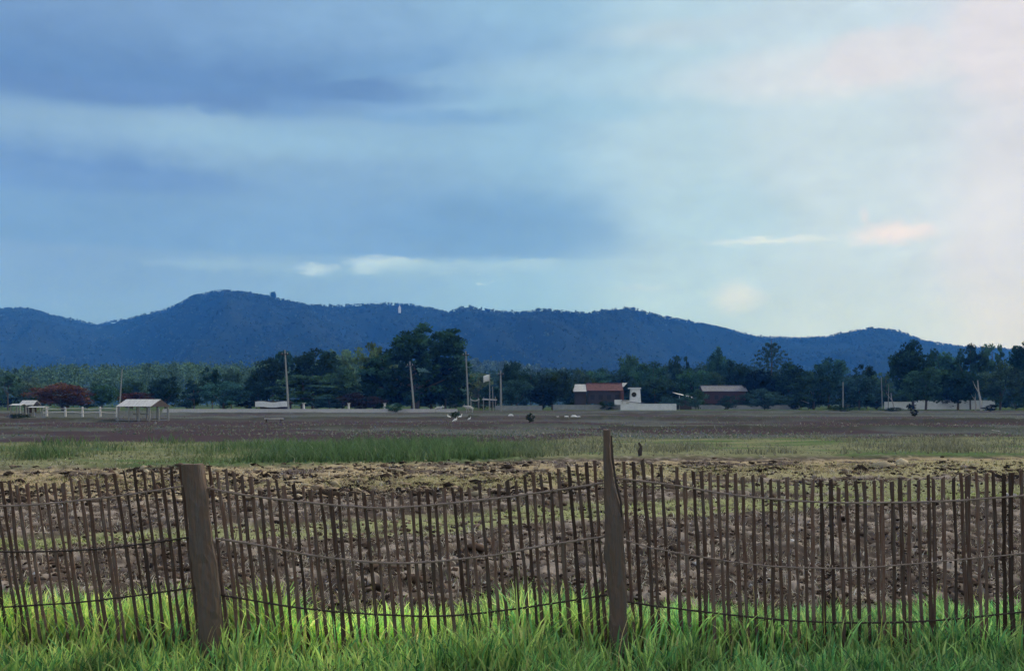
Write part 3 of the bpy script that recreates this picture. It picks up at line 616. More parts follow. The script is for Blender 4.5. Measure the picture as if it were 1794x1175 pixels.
# white tower and gatehouse
r = empty('white_tower', (gx(1114, 243), 243, 0), 'small white tower with a dark round opening and flat cap', 'tower'); zt = gz(681, 243)
t_ = MB(); hw = 1.15; t_.add([(-hw*1.25, 0, 0), (hw*1.25, 0, 0), (hw*1.25, 2.6, 0), (-hw*1.25, 2.6, 0), (-hw, .3, zt), (hw*.95, .3, zt), (hw*.95, 2.3, zt), (-hw, 2.3, zt)], [(0, 1, 5, 4), (1, 2, 6, 5), (2, 3, 7, 6), (3, 0, 4, 7), (4, 5, 6, 7)]); t_.build('shaft', M['white'], r)
MB().box(-1.7, 1.3, -.1, 2.7, zt+.004, zt+.32).build('cap', M['white'], r)
oz = gz(691, 243); MB().add([(.0-.45+.62*math.cos(k*math.pi/6), .02+.0, oz+.62*math.sin(k*math.pi/6)) for k in range(12)]+[(.0-.45+.62*math.cos(k*math.pi/6), .3, oz+.62*math.sin(k*math.pi/6)) for k in range(12)], [tuple(range(11, -1, -1))]+[(k, (k+1) % 12, (k+1) % 12+12, k+12) for k in range(12)]).build('opening', M['shade'], r)
r = empty('gatehouse', (gx(1091, 238), 238, 0), 'little white gatehouse with a small window joined to the bright wall', 'gatehouse'); zt = gz(701, 238); L = gx(1112, 238)-gx(1091, 238)
MB().box(0, L, .5, 3.4, 0, zt).build('wall', M['white'], r)
MB().slab([(-.3, .2, zt+.02), (L+2.6, .2, zt-.75), (L+2.6, 3.6, zt-.75), (-.3, 3.6, zt+.02)], .12).build('roof', M['roofg'], r)
MB().box(.9, 1.6, .44, .497, zt-1.3, zt-.7).build('window', M['shade'], r)
MB().box(-1.9, -.02, 1.0, 1.3, 1.3, zt+.15).build('arch', M['white'], r)
# lean-to roofs and little sheds
def shed(name, px0, px1, ridge, eave, Y, depth, label, rm='roofm', nposts=3, over=.0, skew=0.0, walls=False, low=0.0):
    x0, x1 = gx(px0, Y), gx(px1, Y); L = x1-x0; zr, ze = gz(ridge, Y), gz(eave, Y); r = empty(name, (x0, Y, 0), label, 'shed')
    rf = MB(); rf.slab([(0, 0, ze), (L, 0, ze), (L+skew, depth/2, zr), (skew, depth/2, zr)], .05); rf.slab([(skew, depth/2+.01, zr), (L+skew, depth/2+.01, zr), (L+2*skew, depth, ze), (2*skew, depth, ze)], .05)
    rf.build('roof', M[rm], r)
    for j, y in enumerate((.15, depth-.15)):
        for i in range(nposts):
            x = .15+(L-.3)*i/(nposts-1)+2*skew*j; MB().tube([(x+random.uniform(-.04, .04), y, -.1), (x, y, ze-.04)], .08, 6, 1, .1).build('post', M['concrete'], r)
    if walls: MB().box(.2, L-.2, depth*.55, depth*.6, 0, ze-.2).build('back_wall', M['wood'], r)
    return r
hut = shed('open_hut', 203, 264, 699, 711.5, 89, 3.0, 'open hut with a pale corrugated metal roof on thin posts', nposts=4, skew=.35)
ze = gz(711.5, 89)
MB().add([(3.19+.1, .05, ze-.02), (3.19+.8, 2.95, ze-.02), (3.19+.42, 1.5, gz(699.8, 89))], [(0, 1, 2)]).build('gable', M['wood'], hut)
MB().box(1.1, 2.6, 1.2, 1.8, .62, .72).build('bench_plank', M['concrete'], hut)
for px in (276, 293):
    MB().tube([(gx(px, 89)-gx(203, 89), .3, -.1), (gx(px, 89)-gx(203, 89), .3, gz(716, 89))], .07, 6).build('outer_post', M['concrete'], hut)
MB().box(-.1, 4.8, .2, .3, .12, .2).build('ground_rail', M['concrete'], hut)
shed('small_shed', 32, 58, 701, 709, 150, 2.6, 'small grey-roofed shed left of the rust-red tree', nposts=2, walls=True)
shed('small_shed', 47, 76, 711.5, 713, 122, 1.6, 'flat-topped pale shelter at the left end of the rail fence', nposts=2)
shed('small_shed', 16, 36, 707, 709.5, 128, 1.8, 'low pale shelter at the far left edge', nposts=2)
r = empty('white_fronted_shed', (gx(447, 200), 200, 0), 'low shed with a long bright white front board under the trees', 'shed'); L = gx(505, 200)-gx(447, 200)
wv = [];
for i in range(9):
    x = L*i/8; s_ = .12*math.sin(i*1.1); wv += [(x, 0, gz(712.5+(.8 if 2 < i < 6 else 0), 200)+s_*.3), (x, 0, gz(703.5, 200)+s_)]
wb = MB().add(wv, [(i*2, i*2+2, i*2+3, i*2+1) for i in range(8)]).build('front_board', M['white'], r); sd = wb.modifiers.new('thick', 'SOLIDIFY'); sd.thickness = .08
MB().slab([(-.3, .1, gz(703, 200)+.1), (L+.3, .1, gz(703, 200)+.1), (L+.3, 4, gz(703, 200)-.35), (-.3, 4, gz(703, 200)-.35)], .1).build('roof', M['wood'], r)
MB().box(.1, L-.1, 3.3, 3.5, 0, gz(703, 200)-.5).build('back_wall', M['wood'], r)
for i in range(4): MB().box(.1+(L-.4)*i/3, .25+(L-.4)*i/3, .2, .35, -.1, gz(703, 200)).build('post', M['wood'], r)
r = empty('lean_to', (gx(1184, 256), 256, 0), 'dark lean-to with a slanting pale roof left of the grey-roofed house', 'shed')
MB().slab([(0, 0, gz(689, 256)), (4.7, 0, gz(697, 256)), (4.7, 3, gz(694, 256)), (-.4, 3, gz(686.5, 256))], .1).build('roof', M['roofm'], r)
MB().box(.5, 4.3, .8, 2.8, 0, gz(698, 256)-.1).build('wall', M['wood'], r)
MB().tube([(1, .3, -.1), (1, .3, gz(690.5, 256)-.3)], .12, 6).build('post', M['concrete'], r)
r = empty('tiny_roof_shelter', (gx(1403, 250), 250, 0), 'tiny pale-roofed shelter half hidden under the dark trees', 'shelter')
MB().slab([(0, 0, gz(700, 250)), (2.2, 0, gz(706, 250)), (2.2, 1.8, gz(705, 250)), (0, 1.8, gz(699.5, 250))], .08).build('roof', M['roofm'], r)
for x in (.15, 2.0): MB().tube([(x, .3, -.1), (x, .3, gz(700.5 if x < 1 else 706, 250)-.15)], .07, 6).build('post', M['wood'], r)
# awning stall and clutter near the flag
r = empty('awning_stall', (gx(824, 205), 205, 0), 'rickety stall of thin posts with a white sagging awning', 'stall')
av = []; 
for i in range(6):
    for j in range(3): av.append((1.8*i/5, 1.4*j, gz(698, 205)-.35*math.sin(i/5*math.pi)-.12*j))
aw = MB().add(av, [(i*3+j, (i+1)*3+j, (i+1)*3+j+1, i*3+j+1) for i in range(5) for j in range(2)]).build('awning', M['cloth'], r, True); sd = aw.modifiers.new('thick', 'SOLIDIFY'); sd.thickness = .03
for x in (.05, 1.75, 2.7, 4.0, 5.3):
    for y in (.1, 2.6): MB().tube([(x, y, -.1), (x+random.uniform(-.1, .1), y, gz(698, 205)+random.uniform(-.4, .6))], .08, 6).build('post', M['concrete'], r)
MB().box(.4, 5.5, .3, 2.4, 1.55, 1.7).build('shelf', M['wood'], r)
MB().slab([(2.5, -.2, gz(700, 205)), (5.6, -.2, gz(701, 205)), (5.6, 2.8, gz(699, 205)), (2.5, 2.8, gz(698, 205))], .07).build('roof', M['roofg'], r)
# chedi spire
r = empty('white_spire', (gx(1632, 275), 275, 0), 'small white pointed spire rising behind the temple wall', 'spire'); hs = gz(678, 275)
MB().box(-1.6, 1.6, -1.6, 1.6, 0, 2.2).build('plinth', M['white'], r)
MB().tube([(0, 0, 2.2), (0, 0, 2.6), (0, 0, 3.0), (0, 0, 3.8), (0, 0, 4.1), (0, 0, 4.5), (0, 0, hs)], [1.4, 1.45, 1.1, .8, .45, .3, .05], 12).build('bell', M['white'], r, True)
# rail fence on the left
Yf = 121; r = empty('rail_fence', (gx(77, Yf), Yf, 0), 'pale post-and-rail fence in front of the rust-red tree', 'fence')
pxs_ = [82, 115, 145, 176, 205]
for px in pxs_: MB().tube([(gx(px, Yf)-gx(77, Yf), 0, -.1), (gx(px-.6, Yf)-gx(77, Yf), 0, gz(713+random.uniform(-1, 1), Yf))], [.13, .1], 6, 1, .1).build('post', M['stone'], r)
for py, rr_ in ((716, .05), (722, .06)):
    pts = [(gx(px, Yf)-gx(77, Yf), -.12, gz(py, Yf)+random.uniform(-.08, .08)) for px in (77, 95, 115, 130, 145, 160, 176, 190, 206)]; MB().tube(pts, rr_, 5).build('rail', M['stone'], r)
# bench, log, stake, stones
r = empty('plank_bench', (gx(463, 82), 82, 0), 'low pale plank bench in the field below the white-fronted shed', 'bench'); L = gx(495, 82)-gx(463, 82)
MB().box(0, L, 0, .35, .36, .42).build('seat', M['stone'], r)
for x in (.1, L-.2): MB().box(x, x+.08, .05, .3, -.05, .357).build('leg', M['wood'], r)
tag(MB().tube([at(1729, 757, 57)+Vector((0, 0, .02)), at(1738, 755, 57), at(1765, 758, 56.6), at(1800, 762, 56)], [.09, .075, .07, .04], 8, 1, .1).build('fallen_log', M['palebark']), 'pale fallen log lying on the dark earth at the right', 'log')
tag(MB().tube([at(1122, 803, 30.5), at(1121, 790, 30.5), at(1123, 782, 30.5), at(1119, 775, 30.5)], [.06, .07, .05, .03], 6, 1, .25).build('wooden_stake', M['wood']), 'short crooked dark stake standing behind the taller fence post', 'stake')
for i, (px, py, s_) in enumerate(((977, 731, .3), (993, 731, .36), (1006, 730, .42), (1014, 729, .22), (895, 727, .35))):
    Y = EYE*F/(py+2-HY); th = [0, .6, 1.2, 1.57]
    o = MB().tube([(-s_, 0, s_*.15), (-s_*.5, .05, s_*.3), (s_*.3, 0, s_*.34), (s_, 0, s_*.12)], [s_*.2, s_*.5, s_*.55, s_*.15], 7, .9, .2).build('pale_stone', M['white' if i < 4 else 'white'], None, False, (gx(px, Y), Y, 0))
    tag(o, ['small pale stone at the left of the row in the field', 'pale stone second in the row in the field', 'largest pale stone of the row in the field', 'smallest pale stone at the right of the row', 'single pale stone in front of the left grey wall'][i], 'stone', 'pale stones lying in the far field')

# ------------------------------------------------------------------ animals (one skinned body each)
def skinned(name, verts, edges, radii, m, parent, sub=1):
    me = bpy.data.meshes.new(name); me.from_pydata(verts, edges, []); me.materials.append(m); o = bpy.data.objects.new(name, me); col.objects.link(o); o.parent = parent
    md = o.modifiers.new('skin', 'SKIN'); md.use_smooth_shade = True
    for i, rd in enumerate(radii): me.skin_vertices[0].data[i].radius = (rd, rd)
    me.skin_vertices[0].data[0].use_root = True
    s_ = o.modifiers.new('smooth', 'SUBSURF'); s_.levels = sub; s_.render_levels = sub; return o
def cow(px, Y, label, flip=1, sc_=1.0):
    r = empty('cow', (gx(px, Y), Y, 0), label, 'cow', 'pale cows at the far edge of the field'); r.rotation_euler = (0, 0, 0 if flip > 0 else math.pi); r.scale = (sc_,)*3
    v = [(0, 0, 1.1), (.5, 0, 1.12), (-.55, 0, 1.13), (.85, 0, 1.3), (1.1, 0, 1.42), (1.42, 0, 1.22),
         (.5, .18, .8), (.52, .2, .45), (.5, .2, .02), (.5, -.18, .8), (.56, -.2, .45), (.6, -.2, .02), (-.6, .18, .85), (-.72, .2, .5), (-.62, .2, .02), (-.6, -.18, .85), (-.68, -.2, .5), (-.56, -.2, .02), (-.82, 0, 1.15), (-.9, 0, .6)]
    e = [(0, 1), (0, 2), (1, 3), (3, 4), (4, 5), (1, 6), (6, 7), (7, 8), (1, 9), (9, 10), (10, 11), (2, 12), (12, 13), (13, 14), (2, 15), (15, 16), (16, 17), (2, 18), (18, 19)]
    rd = [.36, .34, .33, .2, .16, .09, .13, .07, .06, .13, .07, .06, .14, .075, .06, .14, .075, .06, .05, .025]
    skinned('body', v, e, rd, M['hide'], r)
    for s_ in (-1, 1): MB().tube([(1.08, .1*s_, 1.55), (1.02, .22*s_, 1.68), (1.0, .25*s_, 1.86)], [.035, .028, .01], 5).build('horn', M['stone'], r)
cow(768, 172, 'pale cow standing in front of the dark rain tree', 1, .75)
cow(822, 172, 'pale cow grazing beside the tallest pole', -1, .85)
def egret(px, py, label, rot=0, sc_=1.0):
    Y = EYE*F/(py+3-HY); r = empty('egret', (gx(px, Y), Y, 0), label, 'bird', 'white birds standing in the far field'); r.rotation_euler = (0, 0, rot); r.scale = (sc_,)*3
    skinned('body', [(0, 0, .24), (.1, 0, .29), (-.13, 0, .19), (.16, 0, .38), (.13, 0, .45), (.19, 0, .49), (-.24, 0, .14)], [(0, 1), (0, 2), (1, 3), (3, 4), (4, 5), (2, 6)], [.1, .075, .06, .03, .028, .035, .02], M['plumage'], r)
    MB().tube([(.21, 0, .49), (.31, 0, .475)], [.014, .003], 5).build('beak', M['beak'], r)
    for s_ in (-1, 1): MB().tube([(-.01, .03*s_, .16), (.01, .03*s_, .08), (-.01, .03*s_, -.02)], .009, 5).build('leg', M['dark'], r)
egret(787, 732, 'white bird left of the small dark bush', 2.9, 1.1); egret(797, 738, 'white bird below the small dark bush, nearest of the birds', .3, 1.05)
egret(806, 731, 'white bird right of the small dark bush', .2, 1.1); egret(822, 734, 'white bird farthest right of the small group', .1, .8)

# ------------------------------------------------------------------ grass, clods and straw
def blades(name, x, y, h, w, lean, colr, m, label, cat, seg=4):
    n = len(x); a = rng.uniform(0, 6.283, n); face = rng.uniform(0, 6.283, n); z0 = gh(x, y)-.02
    t = np.linspace(0, 1, seg+1)[None, :]; L = (h*lean)[:, None]
    cx = x[:, None]+np.cos(a)[:, None]*L*t**2; cy = y[:, None]+np.sin(a)[:, None]*L*t**2; cz = z0[:, None]+h[:, None]*(t-.25*np.clip(lean, 0, 1.2)[:, None]*t**3)
    ww = (w[:, None]*np.array([.6, 1, .9, .6, .03][:seg+1] if seg == 4 else np.linspace(1, .05, seg+1))[None, :])*.5
    wx = np.cos(face)[:, None]*ww; wy = np.sin(face)[:, None]*ww
    V = np.stack([np.stack([cx-wx, cy-wy, cz], -1), np.stack([cx+wx, cy+wy, cz], -1)], 2).reshape(-1, 3)
    b0 = (np.arange(n)*(seg+1)*2)[:, None]+(np.arange(seg)*2)[None, :]; Fa = np.stack([b0, b0+1, b0+3, b0+2], -1).reshape(-1, 4)
    T_ = np.repeat(colr, (seg+1)*2, axis=0)
    return tag(npmesh(name, V, Fa, m, T_), label, cat, kind='stuff')
def gcol_(n, cols, wts, jit=.25):
    cols = np.array(cols); k = rng.choice(len(cols), n, p=np.array(wts)/sum(wts)); return cols[k]*rng.uniform(1-jit, 1+jit, (n, 1))
# rank bright grass on both sides of the fence
n = 62000
gy = np.where(rng.random(n) < .55, rng.uniform(6.65, 7.45, n), rng.uniform(4.4, 6.6, n)); gxv = rng.uniform(-.72, .72, n)*gy
cl_ = fbm(gxv*1.1, gy*1.3, 3, 81); fz = fbm(gxv*5, gy*5, 2, 85)
edge = 1-sst(gy, 6.95, 7.5)*.6; keep = (rng.random(n) < np.clip(.45+1.3*(fz-.2), 0, 1))
hh = (.17+.24*cl_+.22*np.clip(fz-.5, 0, 1))*rng.uniform(.6, 1.2, n)*edge
upx = gxv/gy*F+W/2
hh += .15*np.exp(-((upx-930)/130.)**2)*(rng.random(n) < .4)+.05*sst(upx, 1500, 1750)*rng.random(n)
bare = np.exp(-((upx-375)/34.)**2)*(gy < 6.6)+np.exp(-((upx-1085)/36.)**2)*(gy < 6.6); keep &= rng.random(n) > bare*.8
hh *= .5+1.0*fbm(gxv*2.3, gy*2.3, 3, 89); hh = np.where(gy < 6.5, hh*.68, hh)
cc_ = gcol_(n, [(.54, .74, .26), (.66, .76, .32), (.36, .64, .26), (.16, .40, .18), (.70, .68, .36)], [4, 2.2, 3, 2.4, .5], .5)
cool = sst(upx, 500, 1500)[:, None]; cc_ = cc_*(1-cool*np.array([.46, .30, .2]))*np.array([1.32, 1.2, .98])*(.45+1.1*fbm(gxv*3.1, gy*3.1, 3, 87))[:, None]; dk = np.clip(sst(6.9-gy, 0, 1.3)*.75+(fz-.5)*.5, 0, 1)[:, None]; cc_ = cc_*(1-dk)+cc_*dk*np.array([.24, .38, .30])  # shade painted into the blade colour, deepening towards the front
k_ = keep
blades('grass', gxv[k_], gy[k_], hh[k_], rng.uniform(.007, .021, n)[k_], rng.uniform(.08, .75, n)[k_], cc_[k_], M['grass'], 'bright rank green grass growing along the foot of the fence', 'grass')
# tall thin stalks rising out of it
n = 420; gy = rng.uniform(6.3, 7.4, n); gxv = rng.uniform(-.7, .7, n)*gy
blades('grass_stalks', gxv, gy, rng.uniform(.25, .5, n), rng.uniform(.005, .009, n), rng.uniform(.1, .5, n), gcol_(n, [(.32, .36, .10), (.36, .31, .16)], [1, 1]), M['grass'], 'thin straw-tipped stalks rising above the fence grass', 'grass')
# band of grass across the middle of the field
n = 52000; px_ = rng.uniform(-350, 2150, n); r0 = np.interp(px_, [0, 350, 760, 1050, 1794], [822, 816, 811, 800, 798]); r1 = np.interp(px_, [0, 900, 1050, 1794], [779, 779, 771, 768]); py_ = r0+(r1-r0)*rng.random(n)
Yb = EYE*F/(py_-HY); xb = (px_-W/2)/F*Yb; cl_ = fbm(xb*.35, Yb*.35, 3, 91); right = sst(px_, 820, 1080); gr = sst(fbm(xb*.8, Yb*.6, 3, 92)*.5+cl_*.5+.22*np.exp(-((px_-620)/200.)**2), .44, .68)
keep = rng.random(n) < np.clip(.25+1.6*(cl_-.25), 0, 1); keep &= ~((right > .5) & (rng.random(n) < .45))
base = np.array([.19, .21, .11])*(1-gr[:, None])+np.array([.075, .14, .06])*gr[:, None]; base = base*(1-right[:, None])+np.array([.15, .16, .115])*right[:, None]
blades('field_grass', xb[keep], Yb[keep], ((.10+.36*gr)*rng.uniform(.5, 1.3, n)*(1-.25*right))[keep], rng.uniform(.02, .05, n)[keep], rng.uniform(.2, 1, n)[keep], (base*rng.uniform(.6, 1.4, (n, 1)))[keep], M['grass'], 'tufted green grass in a band across the middle of the field', 'grass', 3)
# pale dry grass strips and fallow beyond
n = 26000; px_ = rng.uniform(-350, 2150, n); py_ = rng.choice([0, 1], n, p=[.72, .28]); lo = np.interp(px_, [0, 420, 900, 1100, 1794], [858, 858, 856, 838, 832]); hi = np.interp(px_, [0, 420, 600, 900, 1100, 1794], [832, 846, 838, 832, 818, 804])
pyy = np.where(py_ == 0, lo+(hi-lo)*rng.random(n), 0); b1 = np.interp(px_, [0, 350, 700, 1050, 1400, 1794], [962, 942, 935, 903, 884, 868]); b2 = np.interp(px_, [0, 350, 700, 1050, 1400, 1794], [942, 924, 905, 876, 868, 860]); pyy = np.where(py_ == 1, b1+(b2-b1)*rng.random(n), pyy)
Yb = EYE*F/(pyy-HY); xb = (px_-W/2)/F*Yb; keep = fbm(xb*.9, Yb*.9, 3, 95) > rng.uniform(.25, .6, n)
cc_ = np.where((py_ == 1)[:, None], gcol_(n, [(.27, .34, .12), (.36, .38, .18)], [2, 1]), gcol_(n, [(.40, .36, .19), (.38, .31, .2), (.26, .27, .13)], [2, 1, 1]))
blades('dry_grass', xb[keep], Yb[keep], np.where(py_ == 1, .07, .11)[keep]*rng.uniform(.5, 1.4, keep.sum()), rng.uniform(.015, .035, n)[keep], rng.uniform(.4, 1.4, n)[keep], cc_[keep], M['straw'], 'yellowish dry grass in narrow strips across the tilled ground', 'grass', 3)
n = 30000; Yb = 1/rng.uniform(1/215, 1/46, n); xb = rng.uniform(-.75, .75, n)*Yb; keep = fbm(xb*.09, Yb*.13, 4, 97) > rng.uniform(.38, .6, n)
blades('fallow_grass', xb[keep], Yb[keep], rng.uniform(.05, .2, keep.sum()), rng.uniform(.04, .14, keep.sum()), rng.uniform(.3, 1.2, keep.sum()), gcol_(keep.sum(), [(.15, .18, .14), (.08, .12, .08), (.24, .23, .2)], [2, 2, 1]), M['grass'], 'thin grey-green weeds over the far fallow ground', 'weeds', 3)
# clods of turned earth
ico = np.array([(0, 0, -1), (.72, -.53, -.45), (-.28, -.85, -.45), (-.89, 0, -.45), (-.28, .85, -.45), (.72, .53, -.45), (.28, -.85, .45), (-.72, -.53, .45), (-.72, .53, .45), (.28, .85, .45), (.89, 0, .45), (0, 0, 1)])
icf = np.array([(0, 1, 2), (1, 0, 5), (0, 2, 3), (0, 3, 4), (0, 4, 5), (1, 5, 10), (2, 1, 6), (3, 2, 7), (4, 3, 8), (5, 4, 9), (1, 10, 6), (2, 6, 7), (3, 7, 8), (4, 8, 9), (5, 9, 10), (6, 10, 11), (7, 6, 11), (8, 7, 11), (9, 8, 11), (10, 9, 11)])
n = 15000; Yb = 8/np.sqrt(rng.uniform((8/31.)**2, 1, n)); Yb = np.where(rng.random(n) < .5, Yb, rng.uniform(8, 24, n)); xb = rng.uniform(-.72, .72, n)*Yb
keep = fbm(xb*1.0, Yb*.8, 3, 101) > rng.uniform(.2, .6, n); xb, Yb = xb[keep], Yb[keep]; n = len(xb)
sz = rng.lognormal(math.log(.015), .45, n)*(1+.02*Yb); rot = rng.uniform(0, 6.28, n); v = ico[None]*sz[:, None, None]*rng.uniform(.35, 1.55, (n, 12, 1))*np.stack([rng.uniform(.8, 1.5, n), rng.uniform(.8, 1.3, n), rng.uniform(.5, .9, n)], 1)[:, None, :]
c_, s_ = np.cos(rot)[:, None], np.sin(rot)[:, None]; V = np.stack([v[..., 0]*c_-v[..., 1]*s_+xb[:, None], v[..., 0]*s_+v[..., 1]*c_+Yb[:, None], v[..., 2]+(gh(xb, Yb)+sz*.3)[:, None]], -1)
cc_ = gcol_(n, [(.085, .060, .048), (.13, .098, .08), (.24, .20, .165), (.035, .027, .023), (.5, .48, .46)], [4, 3, .8, 3, .12])
tag(npmesh('soil_clods', V.reshape(-1, 3), (icf[None]+(np.arange(n)*12)[:, None, None]).reshape(-1, 3), M['clod'], np.repeat(cc_, 12, axis=0), False), 'brown and grey clods of turned earth behind the fence', 'earth clods', kind='stuff')
n = 17000; px_ = rng.uniform(-300, 2100, n); py_ = np.interp(px_, [0, 420, 900, 1050, 1250, 1794], [852, 848, 836, 834, 826, 812])+rng.uniform(-30, 30, n); Yb = EYE*F/(py_-HY); xb = (px_-W/2)/F*Yb
keep = (fbm(xb*.6, Yb*.5, 3, 103) > rng.uniform(.3, .6, n)) & (py_ > 810); xb, Yb = xb[keep], Yb[keep]; n = len(xb); sz = rng.lognormal(math.log(.028), .5, n); v = ico[None]*sz[:, None, None]*rng.uniform(.35, 1.6, (n, 12, 1))*np.stack([rng.uniform(.8, 1.9, n), rng.uniform(.8, 1.5, n), rng.uniform(.4, .9, n)], 1)[:, None, :]
V = np.stack([v[..., 0]+xb[:, None], v[..., 1]+Yb[:, None], v[..., 2]+(gh(xb, Yb)+sz*.2)[:, None]], -1)
tag(npmesh('tilled_clods', V.reshape(-1, 3), (icf[None]+(np.arange(n)*12)[:, None, None]).reshape(-1, 3), M['clod'], np.repeat(gcol_(n, [(.24, .19, .14), (.36, .31, .22), (.035, .028, .024), (.10, .075, .06)], [3, 1.6, 5, 2]), 12, axis=0), False), 'tan and dark lumps of the dry tilled strip farther out', 'earth clods', kind='stuff')
n = 60000; Yb = np.exp(rng.uniform(math.log(7.8), math.log(29), n)); xb = rng.uniform(-.72, .72, n)*Yb; keep = fbm(xb*1.2, Yb*1.2, 3, 105) > rng.uniform(.3, .62, n)
blades('straw_litter', xb[keep], Yb[keep], rng.uniform(.025, .10, keep.sum()), rng.uniform(.008, .024, keep.sum()), rng.uniform(.2, 2.4, keep.sum()), gcol_(keep.sum(), [(.46, .42, .34), (.28, .24, .19), (.62, .60, .54), (.05, .04, .035)], [3, 2.5, .9, 2.5]), M['straw'], 'pale stubble and straw scattered over the tilled earth', 'straw', 3)

n = 42000; Yb = np.exp(rng.uniform(math.log(7.7), math.log(27), n)); xb = rng.uniform(-.72, .72, n)*Yb; keep = fbm(xb*2.2, Yb*1.6, 3, 107) > rng.uniform(.36, .6, n); kk = keep.sum()
blades('cut_stubble', xb[keep], Yb[keep], rng.uniform(.03, .11, kk)*(1+.015*Yb[keep]), rng.uniform(.006, .014, kk)*(1+.04*Yb[keep]), rng.uniform(.1, .8, kk), gcol_(kk, [(.40, .36, .28), (.26, .22, .17), (.58, .55, .48), (.09, .07, .055), (.24, .26, .13)], [3, 3, 1.2, 3, .8], .4), M['straw'], 'short upright stubble standing in the tilled earth', 'stubble', 3)

# ------------------------------------------------------------------ picket fence
D = 6.6
topc = [(-400, 815), (-200, 835), (10, 842), (60, 850), (150, 836), (250, 822), (318, 817), (360, 818), (400, 825), (500, 850), (600, 861), (700, 865), (800, 856), (850, 850), (900, 840), (950, 828), (1000, 816), (1045, 808), (1085, 803), (1130, 806), (1200, 820), (1280, 832), (1350, 838), (1450, 843), (1550, 841), (1650, 834), (1790, 824), (1860, 815), (2200, 840)]
def tops(px): return np.interp(px, [p[0] for p in topc], [p[1] for p in topc])
def leanf(px): return np.interp(px, [-400, 0, 330, 700, 1050, 1200, 1794], [.15, .16, .115, .09, .075, .03, .02])
def picket(px, parent, dist=D):
    if random.random() < .015: return
    py = tops(px)+random.gauss(0, 3.2)+(random.uniform(8, 30) if random.random() < .04 else 0); ln = leanf(px)+random.gauss(0, .008)
    zt = gz(py, D); x0 = gx(px, D); y = D+random.uniform(-.006, .012); w = random.uniform(.0120, .0160) if random.random() < .9 else random.uniform(.009, .018); m = MB(); n = 10
    pts = []; bow = random.gauss(0, .007); zb = -.08
    for i in range(n):
        t = i/(n-1); z = zt+(zb-zt)*t; pts.append((x0+ln*(zt-z)+bow*math.sin(t*3.1)+random.gauss(0, .0022), y+.008*math.sin(t*4+px), z))
    tp = random.uniform(-.012, .012)
    m.tube(pts[::-1], [w*random.uniform(.78, 1.15) for _ in pts], 6, .45, .14)
    for k in range(6):
        v = m.v[-6+k] if False else None
    vs = m.v; top = vs[-6:]; vs[-6:] = [(a, b_, c+(a-x0)/max(w, .01)*tp) for a, b_, c in top]
    m.build('picket', M['picket'], parent)
def rail(pts, r, m, parent, dist=D-.022):
    P = [Vector((gx(px, D), dist+random.uniform(-.002, .002), gz(py, D))) for px, py in pts]; out = []
    for i in range(len(P)-1):
        for k in range(6):
            t = k/6; p0 = P[max(i-1, 0)]; p1 = P[i]; p2 = P[i+1]; p3 = P[min(i+2, len(P)-1)]
            out.append(.5*((2*p1)+(p2-p0)*t+(2*p0-5*p1+4*p2-p3)*t*t+(3*p1-p0-3*p2+p3)*t**3)+Vector((0, 0, random.uniform(-.001, .001))))
    out.append(P[-1]); mb = MB().tube(out, [r*random.uniform(.8, 1.1)*.85 for _ in out], 6, 1, .1)
    L = sum((out[i+1]-out[i]).length for i in range(len(out)-1)); q = 0; nxt = .04
    for i in range(len(out)-1):                              # lashings round rail and stick
        seg = (out[i+1]-out[i]).length
        while nxt < q+seg:
            c = out[i].lerp(out[i+1], (nxt-q)/seg); k = random.uniform(.9, 1.3)
            mb.tube([c+Vector((-.012, .016, -.016*k)), c+Vector((-.004, -.010, -.010*k)), c+Vector((.004, -.012, .010*k)), c+Vector((.014, .014, .018*k))], .0028, 5); nxt += random.uniform(.07, .19)
        q += seg
    mb.build('rail', m, parent)
def bay(px0, px1, label, rails):
    r = empty('picket_fence', (0, 0, 0), label, 'fence', 'bays of bamboo picket fence'); x = px0; r.location = (gx(px0, D), D, 0)
    kids0 = set(bpy.data.objects)
    while x < px1: picket(x, r); x += max(9, random.gauss(15.3, 1.25))
    for pts, rd, m in rails: rail(pts, rd, M[m], r)
    for o in set(bpy.data.objects)-kids0: o.location = -r.location
bay(-390, 322, 'left bay of leaning bamboo pickets held by dark lower rails', [([(-400, 850), (-200, 872), (0, 885), (150, 875), (250, 862), (332, 849)], .0085, 'rail'), ([(-400, 935), (-200, 955), (0, 965), (150, 962), (240, 953), (334, 940)], .008, 'raild'), ([(-400, 1040), (-100, 1062), (100, 1056), (220, 1044), (345, 1027)], .008, 'raild')])
bay(366, 1050, 'middle bay of brown bamboo pickets sagging between the two posts', [([(360, 853), (430, 866), (500, 875), (620, 886), (700, 888), (850, 874), (950, 861), (1056, 845)], .0095, 'rail'), ([(380, 942), (470, 956), (560, 973), (700, 985), (850, 973), (950, 955), (1062, 938)], .0095, 'rail'), ([(385, 1040), (520, 1062), (640, 1073), (780, 1077), (920, 1062), (1064, 1040)], .008, 'raild')])
bay(1092, 1800, 'right bay of nearly upright dark bamboo pickets', [([(1080, 837), (1180, 849), (1250, 861), (1330, 871), (1420, 878), (1500, 880), (1650, 877), (1812, 866)], .009, 'rail'), ([(1095, 945), (1155, 961), (1300, 985), (1400, 993), (1500, 993), (1600, 986), (1812, 966)], .0065, 'rail'), ([(1095, 1052), (1200, 1066), (1400, 1086), (1600, 1087), (1812, 1068)], .008, 'raild')])
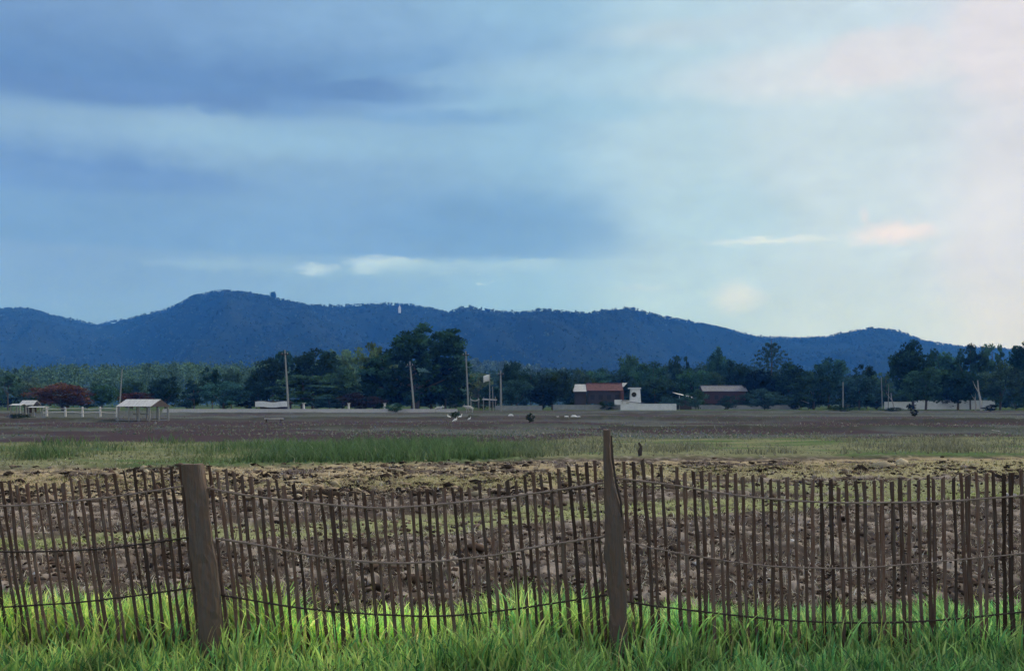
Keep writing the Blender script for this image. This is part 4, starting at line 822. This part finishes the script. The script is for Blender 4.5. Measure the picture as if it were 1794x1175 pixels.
def fpost(outline, label, th=.10, Yp=D-.05):
    m = MB(); vs = []; fs = []; n = 14; rings = []
    ys = []
    for i in range(len(outline)-1):
        (a, l0, r0), (c, l1, r1) = outline[i], outline[i+1]; kk = max(1, int((c-a)/14))
        for j in range(kk): t = j/kk; ys.append((a+(c-a)*t, l0+(l1-l0)*t, r0+(r1-r0)*t))
    ys.append(outline[-1])
    ph = [random.uniform(-.12, .12) for _ in range(n)]
    for (py, l, r_) in ys:
        cx = gx((l+r_)/2, Yp); hw = (r_-l)/2/F*Yp; z = gz(py, Yp)
        for k in range(n):
            t = 2*math.pi*k/n; e = .75; cxx = math.copysign(abs(math.cos(t))**e, math.cos(t)); syy = math.copysign(abs(math.sin(t))**e, math.sin(t)); g = (1+ph[k]*.7+random.uniform(-.04, .04))*(1+.05*math.sin(py*.045+k)+.04*math.sin(py*.11+2*k))
            vs.append((cx+hw*cxx*g, Yp+min(th, hw*1.2+.01)*syy*g*.85, z+random.uniform(-.006, .006)))
    for i in range(len(ys)-1):
        for k in range(n): fs.append((i*n+k, (i+1)*n+k, (i+1)*n+(k+1) % n, i*n+(k+1) % n))
    fs.append(tuple(range(n))); fs.append(tuple((len(ys)-1)*n+k for k in range(n-1, -1, -1))); m.add(vs, fs)
    r = empty('fence_post', (gx((outline[-1][1]+outline[-1][2])/2, Yp), Yp, 0), label, 'post', 'posts of the picket fence')
    o = m.build('shaft', M['post'], r, False); o.location = -r.location; return r
p1 = fpost([(813, 320, 357), (870, 328, 364), (935, 334, 372), (1000, 341, 381), (1050, 347, 388), (1110, 352, 391), (1190, 356, 394)], 'thick leaning weathered post with a square-cut top at the left')
p2 = fpost([(752, 1057, 1069), (800, 1057, 1072), (850, 1059, 1077), (876, 1059, 1086), (900, 1060, 1093), (961, 1059, 1095), (1050, 1067, 1099), (1120, 1068, 1101), (1200, 1067, 1104)], 'tall split weathered post with a narrow spike top right of centre')
o = MB().tube([at(1071, 763, D-.1), at(1073, 800, D-.11), at(1079, 845, D-.12), at(1088, 880, D-.12), at(1089, 905, D-.12)], [.006, .008, .009, .008, .006], 6).build('edge_shade', M['raild'], p2); o.location = -p2.location  # dark strip standing in for shade down the post's right edge
for (px, py, pq) in ((362, 944, p1), (386, 1024, p1), (1062, 940, p2)):
    o = MB().tube([at(px-26, py+1, D-.17), at(px-8, py-1, D-.175), at(px+14, py, D-.16)], [.006, .007, .006], 6)
fpost([(806, -412, -376), (950, -410, -372), (1200, -404, -362)], 'leaning fence post beyond the left edge'); fpost([(790, 1818, 1850), (950, 1816, 1854), (1200, 1816, 1858)], 'fence post beyond the right edge')

# ------------------------------------------------------------------ air
hb_ = MB().box(-5200, 5200, -300, 4800, -3, 430).build('haze', bpy.data.materials.new('haze_air')); tag(hb_, kind='stuff')
hm = hb_.data.materials[0]; hm.use_nodes = True; t = hm.node_tree; t.nodes.clear()
pv = t.nodes.new('ShaderNodeVolumePrincipled'); pv.inputs['Color'].default_value = (.05, .28, 1.0, 1); pv.inputs['Absorption Color'].default_value = (1, 1, 1, 1); pv.inputs['Density'].default_value = .0002; pv.inputs['Anisotropy'].default_value = 0.0
oo = t.nodes.new('ShaderNodeOutputMaterial'); t.links.new(pv.outputs[0], oo.inputs['Volume'])
